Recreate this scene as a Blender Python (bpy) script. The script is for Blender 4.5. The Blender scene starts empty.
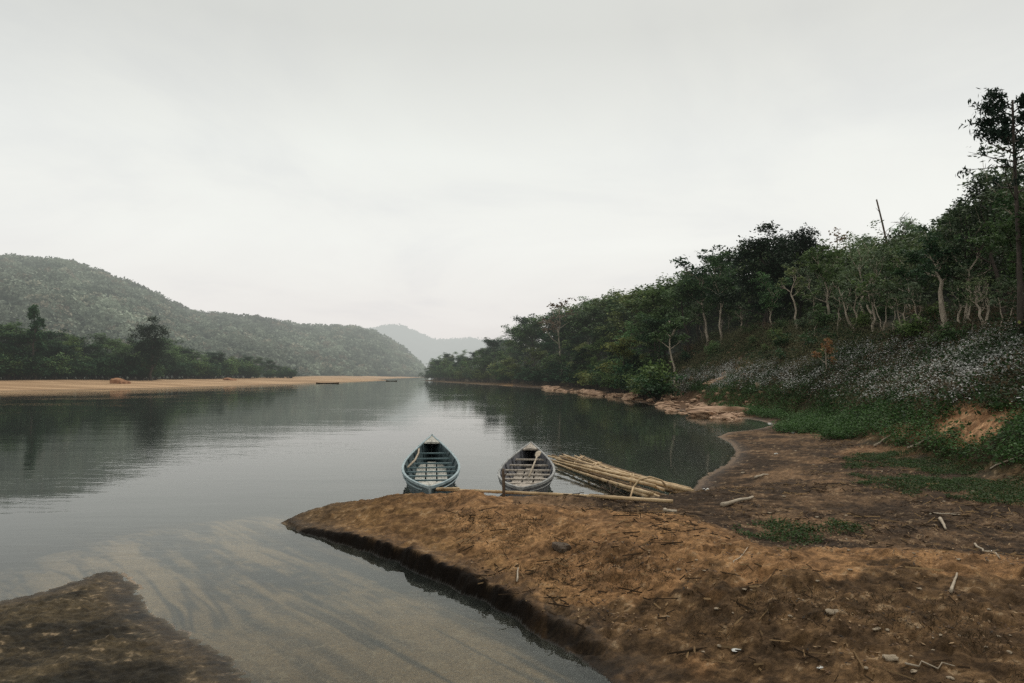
import bpy, math, random
import numpy as np

rng = np.random.default_rng(7)
random.seed(7)
sc = bpy.context.scene
COL = sc.collection
R = math.radians

# ------------------------------------------------------------------ camera
F = 740.0
PITCH = math.atan(31.5 / F)
CAMZ = 2.3
cp, sp = math.cos(PITCH), math.sin(PITCH)

def at(px, py, z=None, Y=None):
    u = (px - 512) / F; v = (341.5 - py) / F
    d = (u, cp - v * sp, sp + v * cp)
    t = (z - CAMZ) / d[2] if Y is None else Y / d[1]
    return (d[0] * t, d[1] * t, CAMZ + d[2] * t)

def proj(x, y, z):
    dz = z - CAMZ
    fw = y * cp + dz * sp
    up = -y * sp + dz * cp
    fw = np.maximum(fw, 1e-3)
    return 512 + F * x / fw, 341.5 - F * up / fw

cam = bpy.data.cameras.new('camera')
cam.sensor_width = 36; cam.lens = F / 1024 * 36
cam.clip_start = 0.05; cam.clip_end = 20000
co = bpy.data.objects.new('camera', cam); COL.objects.link(co)
co.location = (0, 0, CAMZ); co.rotation_euler = (math.pi / 2 + PITCH, 0, 0)
sc.camera = co

# ------------------------------------------------------------------ helpers
def tag(o, label=None, cat=None, group=None, kind=None):
    if label: o['label'] = label
    if cat: o['category'] = cat
    if group: o['group'] = group
    if kind: o['kind'] = kind
    return o

def empty(name, loc=(0, 0, 0), rz=0.0):
    o = bpy.data.objects.new(name, None); COL.objects.link(o)
    o.location = loc; o.rotation_euler = (0, 0, rz); o.empty_display_size = .2
    return o

def mesh_np(name, V, Q, mat, parent=None, colors=None, smooth=True, attrs=None):
    """V (n,3); Q (m,k) faces all of the same size."""
    V = np.asarray(V, np.float32); Q = np.asarray(Q, np.int32)
    me = bpy.data.meshes.new(name)
    m, k = Q.shape
    me.vertices.add(len(V)); me.vertices.foreach_set('co', V.ravel())
    me.loops.add(m * k); me.loops.foreach_set('vertex_index', Q.ravel())
    me.polygons.add(m)
    me.polygons.foreach_set('loop_start', np.arange(m, dtype=np.int32) * k)
    me.polygons.foreach_set('use_smooth', np.full(m, smooth, bool))
    me.update(calc_edges=True)
    if colors is not None:
        a = me.attributes.new('col', 'FLOAT_COLOR', 'POINT')
        c = np.ones((len(V), 4), np.float32); c[:, :3] = colors
        a.data.foreach_set('color', c.ravel())
    for kk, vv in (attrs or {}).items():
        a = me.attributes.new(kk, 'FLOAT', 'POINT'); a.data.foreach_set('value', np.asarray(vv, np.float32))
    me.materials.append(mat)
    o = bpy.data.objects.new(name, me); COL.objects.link(o)
    if parent: o.parent = parent
    return o

class MB:
    def __init__(s): s.v = []; s.f = []
    def add(s, V, Fc):
        b = len(s.v); s.v += [tuple(map(float, p)) for p in V]; s.f += [tuple(b + i for i in f) for f in Fc]
    def box(s, c, size, rz=0, ry=0, rx=0):
        from mathutils import Euler, Vector
        e = Euler((rx, ry, rz)).to_matrix(); V = []
        for dz in (-.5, .5):
            for dy in (-.5, .5):
                for dx in (-.5, .5):
                    p = e @ Vector((dx * size[0], dy * size[1], dz * size[2])); V.append((p.x + c[0], p.y + c[1], p.z + c[2]))
        s.add(V, [(0, 2, 3, 1), (4, 5, 7, 6), (0, 1, 5, 4), (2, 6, 7, 3), (0, 4, 6, 2), (1, 3, 7, 5)])
    def tube(s, pts, rad, n=8, cap=True, wob=0.0, flat=1.0):
        pts = [np.array(p, float) for p in pts]; m = len(pts)
        if np.isscalar(rad): rad = [rad] * m
        V = []; Fc = []
        for i, p in enumerate(pts):
            d = pts[min(i + 1, m - 1)] - pts[max(i - 1, 0)]; d /= (np.linalg.norm(d) + 1e-9)
            a = np.array((0, 0, 1.0)) if abs(d[2]) < .9 else np.array((1.0, 0, 0))
            u = np.cross(d, a); u /= np.linalg.norm(u); w = np.cross(u, d)
            for j in range(n):
                t = 2 * math.pi * j / n; rr = rad[i] * (1 + wob * (random.random() - .5))
                V.append(p + rr * (math.cos(t) * u + flat * math.sin(t) * w))
        for i in range(m - 1):
            for j in range(n):
                a_, b_ = i * n + j, i * n + (j + 1) % n
                Fc.append((a_, b_, b_ + n, a_ + n))
        if cap:
            Fc.append(tuple(range(n - 1, -1, -1))); Fc.append(tuple((m - 1) * n + j for j in range(n)))
        s.add(V, Fc)
    def build(s, name, mat, parent=None, smooth=False, loc=None):
        me = bpy.data.meshes.new(name); me.from_pydata(s.v, [], s.f); me.update()
        if smooth: me.polygons.foreach_set('use_smooth', np.ones(len(me.polygons), bool))
        me.materials.append(mat)
        o = bpy.data.objects.new(name, me); COL.objects.link(o)
        if parent: o.parent = parent
        if loc is not None: o.location = loc
        return o

def _hash(ix, iy, seed):
    h = (ix.astype(np.int64) * 374761393 + iy.astype(np.int64) * 668265263 + seed * 974634777) & 0xffffffff
    h = ((h ^ (h >> 13)) * 1274126177) & 0xffffffff
    h = (h ^ (h >> 16)) & 0xffffff
    return h.astype(np.float64) / 0xffffff
def vnoise(x, y, seed=0):
    x = np.asarray(x, float); y = np.asarray(y, float)
    ix = np.floor(x); iy = np.floor(y); fx = x - ix; fy = y - iy
    fx = fx * fx * (3 - 2 * fx); fy = fy * fy * (3 - 2 * fy)
    ix = ix.astype(np.int64); iy = iy.astype(np.int64)
    a = _hash(ix, iy, seed); b = _hash(ix + 1, iy, seed); c = _hash(ix, iy + 1, seed); d = _hash(ix + 1, iy + 1, seed)
    return (a + (b - a) * fx) * (1 - fy) + (c + (d - c) * fx) * fy
def fbm(x, y, seed=0, octv=4, gain=.5):
    s = 0; a = 1; t = 0; x = np.asarray(x, float); y = np.asarray(y, float)
    for i in range(octv):
        s = s + a * vnoise(x, y, seed + i * 17); t += a; a *= gain
        x, y = (x * 1.62 + y * 1.18) + 3.1, (-x * 1.18 + y * 1.62) + 7.7
    return s / t
def sst(a, b, x):
    t = np.clip((x - a) / (b - a), 0, 1); return t * t * (3 - 2 * t)
def seg_dist(x, y, pts, closed):
    d = np.full(np.shape(x), 1e9)
    n = len(pts)
    for i in range(n if closed else n - 1):
        ax, ay = pts[i]; bx, by = pts[(i + 1) % n]
        vx, vy = bx - ax, by - ay; L = vx * vx + vy * vy + 1e-12
        t = np.clip(((x - ax) * vx + (y - ay) * vy) / L, 0, 1)
        d = np.minimum(d, (x - ax - t * vx) ** 2 + (y - ay - t * vy) ** 2)
    return np.sqrt(d)
def inside(x, y, pts):
    r = np.zeros(np.shape(x), bool); n = len(pts)
    for i in range(n):
        ax, ay = pts[i]; bx, by = pts[(i + 1) % n]
        if ay == by: continue
        c = ((ay > y) != (by > y)) & (x < (bx - ax) * (y - ay) / (by - ay) + ax)
        r ^= c
    return r
def g0(px, py, z=0.0):
    p = at(px, py, z); return (p[0], p[1])

# ------------------------------------------------------------------ land outlines (world metres)
MUD = [(-14, 5), (-8, 7), g0(0, 602), g0(55, 588), g0(88, 576), g0(108, 571), g0(128, 576), g0(138, 592), g0(150, 610),
       g0(175, 626), g0(205, 642), g0(235, 660), g0(262, 700), (-1.2, 4.2), (-.5, 3.6), (.3, 3.6), (.75, 4.4)]
LEDGE = [g0(640, 700), g0(600, 672), g0(560, 648), g0(528, 630), g0(500, 612), g0(470, 596), g0(430, 577), g0(380, 557), g0(330, 541), g0(295, 531)]
BACK = [g0(281, 523), g0(300, 515), g0(330, 508), (-2.7, 12.75), (-2.1, 12.45), (-1.6, 12.15), (-1, 11.95), (0, 11.95), (1, 12.1), (2, 12.4), (2.8, 13)]
BAY = [g0(690, 492), g0(702, 477), g0(727, 463), g0(736, 452), g0(730, 443), g0(716, 437), g0(728, 432.5), g0(758, 429), g0(776, 425),
       g0(760, 420.5), g0(735, 417.5), g0(712, 416), g0(690, 413), g0(672, 408), g0(648, 404), g0(622, 399), g0(600, 394), g0(560, 389.5),
       g0(520, 387), g0(490, 385), g0(455, 383), g0(432, 381.5), g0(421, 380.5), (-24, 300), (10, 380), (90, 440), (400, 520), (4000, 600)]
MAIN = MUD + LEDGE + BACK + BAY + [(4000, -60), (-80, -60), (-60, 0)]
FARB = [(-8000, 20), (-200, 62), g0(-60, 394.5), g0(0, 391.5), g0(150, 388.5), g0(240, 386), g0(310, 383.5), g0(360, 381.8), g0(386, 380.8), g0(387, 380.0), g0(378, 379),
        (-48, 340), (-46, 420), (-10, 520), (60, 580), (300, 650), (4000, 720), (9000, 9000), (-9000, 9000)]
BASE = [(9.0, -60), (7.2, 3), (7.4, 8), (7.9, 11), (8.8, 14.5), (9.4, 18.3), (10.2, 22.7), (11.2, 27), (12.8, 31), (13.6, 35), (13.2, 40), (12.6, 46), (12.2, 56),
        (12.5, 72), (12.4, 90), (9.0, 115), (3.0, 135), (-.5, 150), (-12.5, 185), (-25, 225), (-26, 242), (-20, 300), (12, 388), (92, 450), (400, 530), (4000, 610)]
SLOPE_POLY = BASE + [(4000, -60)]
# hump on the spit: the higher mound right of the gully
GULLY = [(-1.5, 11.9), (-1.2, 11.0), (-.75, 9.8), (-.25, 8.8), (.25, 7.8), (.6, 6.9), (1.0, 6.0), (1.15, 4.5), (1.2, 0), (1, -60), (4000, -60), (4000, 14), (0, 14)]
TRACK_FAR = [g0(500, 500, .42), g0(600, 508, .42), g0(680, 513, .42), g0(730, 530, .42), g0(760, 541, .42), g0(830, 545, .42), g0(920, 548, .42), g0(1030, 553, .42), (20, 7.3), (4000, 6), (4000, -60), (-60, -60), (-60, 12), (-2, 12.5)]

SD = np.array((5.26, -6.1)); SD /= np.linalg.norm(SD)
def height(x, y, detail=True):
    x = np.asarray(x, float); y = np.asarray(y, float)
    # wobble the outlines
    amp = np.clip(y / 60, .35, 3.0)
    wx = (fbm(x / amp * 1.3, y / amp * 1.3, 5, 4) - .5) * .42 * amp
    wy = (fbm(x / amp * 1.3 + 40, y / amp * 1.3, 9, 4) - .5) * .42 * amp
    X = x + wx; Y = y + wy
    dm = seg_dist(X, Y, MAIN, True); im = inside(X, Y, MAIN)
    df = seg_dist(X, Y, FARB, True); jf = inside(X, Y, FARB)
    jg = (fbm(x * 5, y * 5, 15, 4, .6) - .5) * .22 * (y < 12); dl = np.maximum(seg_dist(X, Y, LEDGE, False) - np.abs(jg) * .0, 0)
    im0 = im
    ds = seg_dist(X, Y, BASE, False); js = inside(X, Y, SLOPE_POLY); s = np.where(js, ds, -ds)
    dmud = seg_dist(X, Y, MUD, False); dbk = seg_dist(X, Y, BACK, False); dme = np.where(y < 12.9, dbk, dm)
    gul = inside(X, Y, GULLY); dg = seg_dist(X, Y, GULLY[:9], False); gs = np.where(gul, dg, -dg)
    tr = inside(x + wx * .6, y + wy * .6, TRACK_FAR); dt = seg_dist(x, y, TRACK_FAR[:9], False); ts = np.where(tr, dt, -dt)
    # plates
    tip = sst(-3.7, -1.6, x)
    spit = (.12 + .20 * tip) + .18 * sst(-.15, 1.1, gs)
    bank = .30 + .19 * sst(-.5, .9, ts)
    plate = np.where((y < 13.5), np.minimum(spit, bank + .02), .30)
    back_k = np.where(y < 13.2, .28, 4.0)
    back_k = .20 + 3.7 * sst(12.6, 15.5, y)
    zb = plate * (1 - np.exp(-dme / back_k))
    fz = sst(4.9, 7.0, y); zl = .01 + (.035 + (.13 + 1.1 * jg * .55) * sst(-3.6, -1.2, x)) * fz * sst(0, .10 + .35 * (1 - fz), dl) + .33 * sst(.1, 2.3, dl)
    hmain = np.minimum(zb + .0, zl)
    nearl = dmud < dl
    hmud = .16 * (1 - np.exp(-dmud / 1.2)) + .25 * sst(4.5, 1.5, y)
    mleft = (dmud < 6) & (X < 1.0) & (Y < 9) & ((dmud < dl) | (Y < 4.4))
    w = sst(.35, -.35, (dmud - dl)) * (X < 2.5) * (Y < 9.5)
    hmain = hmain * (1 - w) + np.minimum(hmud, .4) * w
    # slope and hills
    S = np.maximum(s, 0)
    hs = .5 * np.minimum(S, 7.5) * sst(0, 1.5, S) + .13 * np.clip(S - 7.5, 0, 20) + .30 * np.clip(S - 27.5, 0, 95) + .1 * np.clip(S - 120, 0, 400)
    far = sst(80, 190, y); hs = hs * (1 - .25 * far) + .35 * np.minimum(hs, 6) * sst(28, 44, y) * sst(115, 75, y)
    hs = hs * (1 + .25 * (fbm(x / 9, y / 9, 31, 3) - .5))
    hmain = hmain + hs
    # far bank
    hf = np.minimum(df * .045, 1.15) + .25 * (fbm(x / 14, y / 14, 12) - .5) * sst(3, 12, df)
    land = np.where(im, hmain, np.where(jf, hf, 0))
    dist = np.minimum(dm, df)
    # river bed
    shelf = inside(X, Y, SHELF); dsf = seg_dist(X, Y, SHELF, True); sh = np.where(shelf, 0, dsf)
    along = x * SD[0] + y * SD[1]; across = -x * SD[1] + y * SD[0]
    streak = fbm(across * 4.2 + .8 * fbm(along * .6, across, 3), along * .42, 22, 6, .68)
    bed1 = -.016 + .030 * sst(12.0, 10.0, y) + .03 * sst(7.4, 5.2, y) - .055 * np.clip(streak - .48, -.2, .3) - (.04 * sh + .07 * sh * sh)
    bed1 = np.minimum(bed1 - .006, -.005 - .012 * np.clip(streak - .4, 0, 1))
    bed1 = bed1 - .05 * sst(.45, .0, dl) * (y < 11)
    bed2 = -(.03 + .10 * np.minimum(dist, 40))
    bed = np.where((y < 13.5) & (x < 1.5), np.maximum(bed1, -3), np.maximum(bed2, -3.5))
    wv = sst(11.6, 13.0, y); bed = np.maximum(bed1, -3.2) * (1 - wv) + np.maximum(bed2, -3.5) * wv
    bed = np.where(dist < .12, bed * sst(-.02, .12, dist), bed)
    il = im | jf
    h = np.where(il, land, bed)
    if detail:
        fade = np.clip(1 - y / 90, .15, 1)
        lump = fbm(x * 2.1, y * 2.1, 41, 5, .6) - .5
        clod = np.abs(fbm(x * 6.5, y * 6.5, 47, 4, .6) - .5)
        rough = sst(0, .6, np.where(im, dm, 0))
        lowspit = sst(.3, -.2, gs) * (y > 6)
        h = h + np.where(il, (lump * .10 + (clod - .1) * .09 * (1 + .3 * lowspit)) * fade * rough, lump * .012)
        # tufty relief in the right foreground
        tuft = np.clip(fbm(x * 3.2 + 9, y * 3.2, 77, 4, .6) - .5, 0, 1)
        h = h + tuft * .22 * sst(.3, 1.2, np.where(im, dm, 0)) * sst(9.5, 6.5, y) * (x > .5)
        h = h + .12 * np.exp(-((y - 11.55) / .42) ** 2) * sst(-2.5, -1.7, x) * sst(1.9, .9, x) * np.where(im, sst(0, .25, dm), 0)
        big = fbm(x / 4, y / 4, 61, 3) - .5
        h = h + big * .35 * sst(1, 5, S)
        h = h - .018 * (fbm(x * 14, y * 14, 91, 3, .6) - .5) * fade * np.where(il, 1.6, .25)
    return h, dict(im=im, jf=jf, dm=dm, df=df, dl=dl, s=s, gs=gs, ts=ts, dmud=dmud, dist=dist, streak=streak, w=w)
SHELF = [g0(104, 575), g0(150, 545), g0(195, 528), g0(240, 520), g0(282, 522), (-2.4, 10.2), (-.9, 8.4), (.4, 6.1), (.8, 4.4), (.3, 3.2), (-.5, 3.2), (-1.2, 4.0), (-3.0, 6.0), (-4.0, 7.2)]

def hz(x, y):
    h, _ = height(np.array([float(x)]), np.array([float(y)])); return float(h[0])

# ------------------------------------------------------------------ materials
def newmat(name):
    m = bpy.data.materials.new(name); m.use_nodes = True
    nt = m.node_tree; nt.nodes.clear()
    out = nt.nodes.new('ShaderNodeOutputMaterial')
    return m, nt, out
def nd(nt, t, **kw):
    n = nt.nodes.new(t)
    for k, v in kw.items():
        if k.startswith('i_'):
            n.inputs[k[2:].replace('_', ' ')].default_value = v
        else: setattr(n, k, v)
    return n
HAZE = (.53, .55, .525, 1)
def haze(nt, shader, out, D=660.0, pw=2.1):  # aerial haze put into each material as emission, growing with distance from the origin
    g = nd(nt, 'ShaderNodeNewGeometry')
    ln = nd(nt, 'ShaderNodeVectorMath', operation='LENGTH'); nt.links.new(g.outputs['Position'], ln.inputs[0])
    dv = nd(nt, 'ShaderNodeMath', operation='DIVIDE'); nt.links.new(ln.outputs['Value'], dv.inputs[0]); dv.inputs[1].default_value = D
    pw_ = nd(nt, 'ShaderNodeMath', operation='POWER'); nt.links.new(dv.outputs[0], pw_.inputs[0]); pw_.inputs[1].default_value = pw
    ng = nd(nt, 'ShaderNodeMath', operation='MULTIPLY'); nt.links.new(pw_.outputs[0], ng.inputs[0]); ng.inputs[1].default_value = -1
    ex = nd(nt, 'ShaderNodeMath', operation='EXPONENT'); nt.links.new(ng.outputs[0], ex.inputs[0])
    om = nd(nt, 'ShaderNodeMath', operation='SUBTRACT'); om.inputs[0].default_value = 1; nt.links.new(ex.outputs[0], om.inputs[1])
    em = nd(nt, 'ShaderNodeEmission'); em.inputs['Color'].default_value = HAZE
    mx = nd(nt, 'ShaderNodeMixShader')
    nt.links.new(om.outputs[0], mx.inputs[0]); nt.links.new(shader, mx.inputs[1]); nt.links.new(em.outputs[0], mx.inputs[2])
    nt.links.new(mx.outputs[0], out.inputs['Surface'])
def mixc(nt, a, b, fac, mode='MIX'):
    m = nd(nt, 'ShaderNodeMix', data_type='RGBA', blend_type=mode)
    for sock, v in ((m.inputs[6], a), (m.inputs[7], b), (m.inputs[0], fac)):
        if isinstance(v, (tuple, list)): sock.default_value = v if len(v) == 4 else (*v, 1)
        elif isinstance(v, (int, float)): sock.default_value = v
        else: nt.links.new(v, sock)
    return m.outputs[2]
def noise(nt, scale, detail=5, rough=.6, vec=None, dist=0):
    n = nd(nt, 'ShaderNodeTexNoise'); n.inputs['Scale'].default_value = scale; n.inputs['Detail'].default_value = detail
    n.inputs['Roughness'].default_value = rough; n.inputs['Distortion'].default_value = dist
    if vec is not None: nt.links.new(vec, n.inputs['Vector'])
    return n
def ramp(nt, inp, stops):
    r = nd(nt, 'ShaderNodeValToRGB'); cr = r.color_ramp
    while len(cr.elements) < len(stops): cr.elements.new(.5)
    for e, (p, c) in zip(cr.elements, stops): e.position = p; e.color = (*c, 1) if len(c) == 3 else c
    nt.links.new(inp, r.inputs[0]); return r.outputs[0]

def leaf_mat(name, tint=(1, 1, 1), var=.35):
    m, nt, out = newmat(name)
    at_ = nd(nt, 'ShaderNodeAttribute', attribute_name='col')
    oi = nd(nt, 'ShaderNodeObjectInfo')
    tn = ramp(nt, oi.outputs['Random'], [(0, tuple(t * (1 - var) for t in tint)), (.5, tint), (.8, (tint[0] * 1.25, tint[1] * 1.1, tint[2] * .85)), (1, tuple(t * (1 + var) for t in tint))])
    c = mixc(nt, at_.outputs['Color'], tn, 1.0, 'MULTIPLY')
    b = nd(nt, 'ShaderNodeBsdfPrincipled'); nt.links.new(c, b.inputs['Base Color']); b.inputs['Roughness'].default_value = .7
    b.inputs['Specular IOR Level'].default_value = .12
    t = nd(nt, 'ShaderNodeBsdfTranslucent'); nt.links.new(c, t.inputs['Color'])
    mx = nd(nt, 'ShaderNodeMixShader'); mx.inputs[0].default_value = .22
    nt.links.new(b.outputs[0], mx.inputs[1]); nt.links.new(t.outputs[0], mx.inputs[2])
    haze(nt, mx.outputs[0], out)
    return m
def noisy_mat(name, c1, c2, scale=8, rough=.85, bump=.3, stretch=(1, 1, 1), bscale=None, c3=None, hz_=True, spec=.3):
    m, nt, out = newmat(name)
    tc = nd(nt, 'ShaderNodeTexCoord'); mp = nd(nt, 'ShaderNodeMapping'); mp.inputs['Scale'].default_value = stretch
    nt.links.new(tc.outputs['Object'], mp.inputs[0])
    oi = nd(nt, 'ShaderNodeObjectInfo')
    ad = nd(nt, 'ShaderNodeVectorMath', operation='ADD'); nt.links.new(mp.outputs[0], ad.inputs[0])
    sc_ = nd(nt, 'ShaderNodeVectorMath', operation='SCALE'); sc_.inputs[0].default_value = (13, 7, 5); nt.links.new(oi.outputs['Random'], sc_.inputs['Scale'])
    nt.links.new(sc_.outputs[0], ad.inputs[1])
    n = noise(nt, scale, 6, .65, ad.outputs[0])
    st = [(.32, c1), (.68, c2)]
    if c3: st = [(.3, c1), (.5, c2), (.7, c3)]
    c = ramp(nt, n.outputs[0], st)
    b = nd(nt, 'ShaderNodeBsdfPrincipled'); nt.links.new(c, b.inputs['Base Color']); b.inputs['Roughness'].default_value = rough
    b.inputs['Specular IOR Level'].default_value = spec
    n2 = noise(nt, bscale or scale * 3, 5, .6, ad.outputs[0])
    bp = nd(nt, 'ShaderNodeBump'); bp.inputs['Strength'].default_value = bump; bp.inputs['Distance'].default_value = .02
    nt.links.new(n2.outputs[0], bp.inputs['Height']); nt.links.new(bp.outputs[0], b.inputs['Normal'])
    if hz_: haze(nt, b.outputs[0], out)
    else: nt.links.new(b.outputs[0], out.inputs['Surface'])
    return m

M = {}
M['leaf_dark'] = leaf_mat('leaf_dark', (.85, 1, .95))
M['leaf'] = leaf_mat('leaf', (1, 1, 1))
M['bark_dark'] = noisy_mat('bark_dark', (.03, .025, .02), (.09, .07, .055), 6, stretch=(1, 1, .3))
M['bark_pale'] = noisy_mat('bark_pale', (.20, .165, .125), (.52, .44, .34), 5, stretch=(1, 1, .3))
M['bamboo'] = noisy_mat('bamboo', (.20, .125, .06), (.46, .32, .17), 3, .6, .15, c3=(.60, .45, .27), hz_=False)
M['bamboo_dark'] = noisy_mat('bamboo_dark', (.09, .055, .03), (.24, .16, .08), 3, .7, .2, hz_=False)
M['old_wood'] = noisy_mat('old_wood', (.05, .035, .025), (.16, .12, .085), 9, .9, .5, stretch=(1, 1, .4), hz_=False)
M['pale_wood'] = noisy_mat('pale_wood', (.24, .19, .13), (.45, .38, .29), 9, .85, .4, hz_=False)
M['rope'] = noisy_mat('rope', (.25, .20, .13), (.42, .34, .22), 40, .9, .6, hz_=False)
M['hull_teal'] = noisy_mat('hull_teal', (.02, .032, .036), (.055, .085, .092), 5, .55, .3, stretch=(2, .4, 2), c3=(.10, .125, .125), hz_=False)
M['rim_teal'] = noisy_mat('rim_teal', (.17, .235, .25), (.36, .43, .44), 6, .6, .3, stretch=(2, .5, 2), hz_=False)
M['thwart_teal'] = noisy_mat('thwart_teal', (.05, .09, .10), (.16, .23, .24), 6, .7, .3, stretch=(.5, 2, 2), hz_=False)
M['hull_grey'] = noisy_mat('hull_grey', (.03, .035, .045), (.12, .12, .13), 5, .6, .35, stretch=(2, .4, 2), c3=(.16, .155, .15), hz_=False)
M['rim_grey'] = noisy_mat('rim_grey', (.12, .12, .115), (.36, .36, .34), 6, .7, .4, stretch=(2, .5, 2), hz_=False)
M['board_pale'] = noisy_mat('board_pale', (.10, .10, .085), (.40, .385, .335), 9, .8, .5, stretch=(3, .9, 2), c3=(.62, .60, .53), hz_=False)
M['board_grey'] = noisy_mat('board_grey', (.09, .07, .055), (.34, .295, .24), 9, .8, .5, stretch=(3, .9, 2), c3=(.54, .48, .41), hz_=False)
M['rock'] = noisy_mat('rock', (.12, .07, .045), (.34, .21, .13), 1.2, .9, .6, c3=(.55, .39, .26))
M['stone_pale'] = noisy_mat('stone_pale', (.22, .17, .11), (.40, .32, .23), 12, .85, .5, hz_=False)
M['litter_white'] = noisy_mat('litter_white', (.45, .44, .40), (.75, .74, .70), 10, .6, .3, hz_=False)
M['earth_cut'] = noisy_mat('earth_cut', (.17, .08, .04), (.40, .21, .11), 2, .95, .6)

# terrain
def terrain_mat():
    m, nt, out = newmat('earth')
    a = nd(nt, 'ShaderNodeAttribute', attribute_name='col'); wt = nd(nt, 'ShaderNodeAttribute', attribute_name='wet')
    g = nd(nt, 'ShaderNodeNewGeometry')
    n1 = noise(nt, 28, 8, .72, g.outputs['Position']); n2 = noise(nt, 120, 4, .7, g.outputs['Position'])
    v = ramp(nt, n1.outputs[0], [(.30, (.52, .52, .52)), (.70, (1.48, 1.46, 1.4))])
    c = mixc(nt, a.outputs['Color'], v, 1.0, 'MULTIPLY')
    v2 = ramp(nt, n2.outputs[0], [(.3, (.6, .6, .6)), (.7, (1.42, 1.41, 1.38))])
    c = mixc(nt, c, v2, 1.0, 'MULTIPLY')
    # depth under water: bed colour fades to murky green, standing in for absorbed light
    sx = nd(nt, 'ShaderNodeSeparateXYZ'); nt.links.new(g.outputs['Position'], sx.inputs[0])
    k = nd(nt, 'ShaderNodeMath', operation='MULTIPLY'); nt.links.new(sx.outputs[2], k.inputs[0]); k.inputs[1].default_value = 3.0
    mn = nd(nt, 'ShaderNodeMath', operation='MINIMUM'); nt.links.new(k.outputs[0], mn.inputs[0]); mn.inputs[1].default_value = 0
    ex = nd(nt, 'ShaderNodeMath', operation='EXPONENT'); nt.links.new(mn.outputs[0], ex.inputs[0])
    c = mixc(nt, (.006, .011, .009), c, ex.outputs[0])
    b = nd(nt, 'ShaderNodeBsdfPrincipled'); nt.links.new(c, b.inputs['Base Color'])
    rr = nd(nt, 'ShaderNodeMapRange'); nt.links.new(wt.outputs['Fac'], rr.inputs[0]); rr.inputs[3].default_value = .98; rr.inputs[4].default_value = .34
    nt.links.new(rr.outputs[0], b.inputs['Roughness']); sp_ = nd(nt, 'ShaderNodeMath', operation='MULTIPLY_ADD'); nt.links.new(wt.outputs['Fac'], sp_.inputs[0]); sp_.inputs[1].default_value = .30; sp_.inputs[2].default_value = .10; nt.links.new(sp_.outputs[0], b.inputs['Specular IOR Level'])
    bp = nd(nt, 'ShaderNodeBump'); bp.inputs['Strength'].default_value = .7; bp.inputs['Distance'].default_value = .025
    nt.links.new(n1.outputs[0], bp.inputs['Height'])
    bp2 = nd(nt, 'ShaderNodeBump'); bp2.inputs['Strength'].default_value = .4; bp2.inputs['Distance'].default_value = .006
    nt.links.new(n2.outputs[0], bp2.inputs['Height']); nt.links.new(bp.outputs[0], bp2.inputs['Normal'])
    nt.links.new(bp2.outputs[0], b.inputs['Normal'])
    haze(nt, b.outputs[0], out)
    return m
M['earth'] = terrain_mat()

# water
def water_mat():
    m, nt, out = newmat('river_water')
    g = nd(nt, 'ShaderNodeNewGeometry')
    mp = nd(nt, 'ShaderNodeMapping'); mp.inputs['Scale'].default_value = (.55, 1.6, 1); mp.inputs['Rotation'].default_value = (0, 0, R(12))
    nt.links.new(g.outputs['Position'], mp.inputs[0])
    n1 = noise(nt, 2.6, 3, .55, mp.outputs[0], .4)
    n2 = noise(nt, .35, 3, .5, mp.outputs[0], .3)
    # ripples stronger in patches
    n3 = noise(nt, .12, 2, .5, g.outputs['Position'])
    pr = nd(nt, 'ShaderNodeMapRange'); nt.links.new(n3.outputs[0], pr.inputs[0]); pr.inputs[1].default_value = .42; pr.inputs[2].default_value = .62; pr.inputs[3].default_value = .25; pr.inputs[4].default_value = 1.0
    mu = nd(nt, 'ShaderNodeMath', operation='MULTIPLY'); nt.links.new(n1.outputs[0], mu.inputs[0]); nt.links.new(pr.outputs[0], mu.inputs[1])
    b1 = nd(nt, 'ShaderNodeBump'); b1.inputs['Strength'].default_value = 1; b1.inputs['Distance'].default_value = .0045; nt.links.new(mu.outputs[0], b1.inputs['Height'])
    b2 = nd(nt, 'ShaderNodeBump'); b2.inputs['Strength'].default_value = 1; b2.inputs['Distance'].default_value = .008; nt.links.new(n2.outputs[0], b2.inputs['Height']); nt.links.new(b1.outputs[0], b2.inputs['Normal'])
    fr = nd(nt, 'ShaderNodeFresnel'); fr.inputs['IOR'].default_value = 1.20; nt.links.new(b2.outputs[0], fr.inputs['Normal'])
    tr = nd(nt, 'ShaderNodeBsdfTransparent'); tr.inputs['Color'].default_value = (.86, .90, .86, 1)
    gl = nd(nt, 'ShaderNodeBsdfGlossy'); gl.inputs['Roughness'].default_value = .03; gl.inputs['Color'].default_value = (.97, .98, .96, 1); nt.links.new(b2.outputs[0], gl.inputs['Normal'])
    mx = nd(nt, 'ShaderNodeMixShader'); nt.links.new(fr.outputs[0], mx.inputs[0]); nt.links.new(tr.outputs[0], mx.inputs[1]); nt.links.new(gl.outputs[0], mx.inputs[2])
    nt.links.new(mx.outputs[0], out.inputs['Surface'])
    return m
M['water'] = water_mat()

# ------------------------------------------------------------------ world: overcast
W = bpy.data.worlds.new('World'); sc.world = W; W.use_nodes = True
nt = W.node_tree; nt.nodes.clear()
SUN_EL, SUN_AZ = R(52), R(35)        # azimuth from +Y towards +X
wo = nd(nt, 'ShaderNodeOutputWorld'); bg = nd(nt, 'ShaderNodeBackground'); bg.inputs['Strength'].default_value = .1
sky = nd(nt, 'ShaderNodeTexSky', sky_type='NISHITA'); sky.sun_disc = False; sky.sun_elevation = SUN_EL; sky.sun_rotation = SUN_AZ
sky.dust_density = 5; sky.air_density = 1.5
tc = nd(nt, 'ShaderNodeTexCoord')
sx = nd(nt, 'ShaderNodeSeparateXYZ'); nt.links.new(tc.outputs['Generated'], sx.inputs[0])
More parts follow.
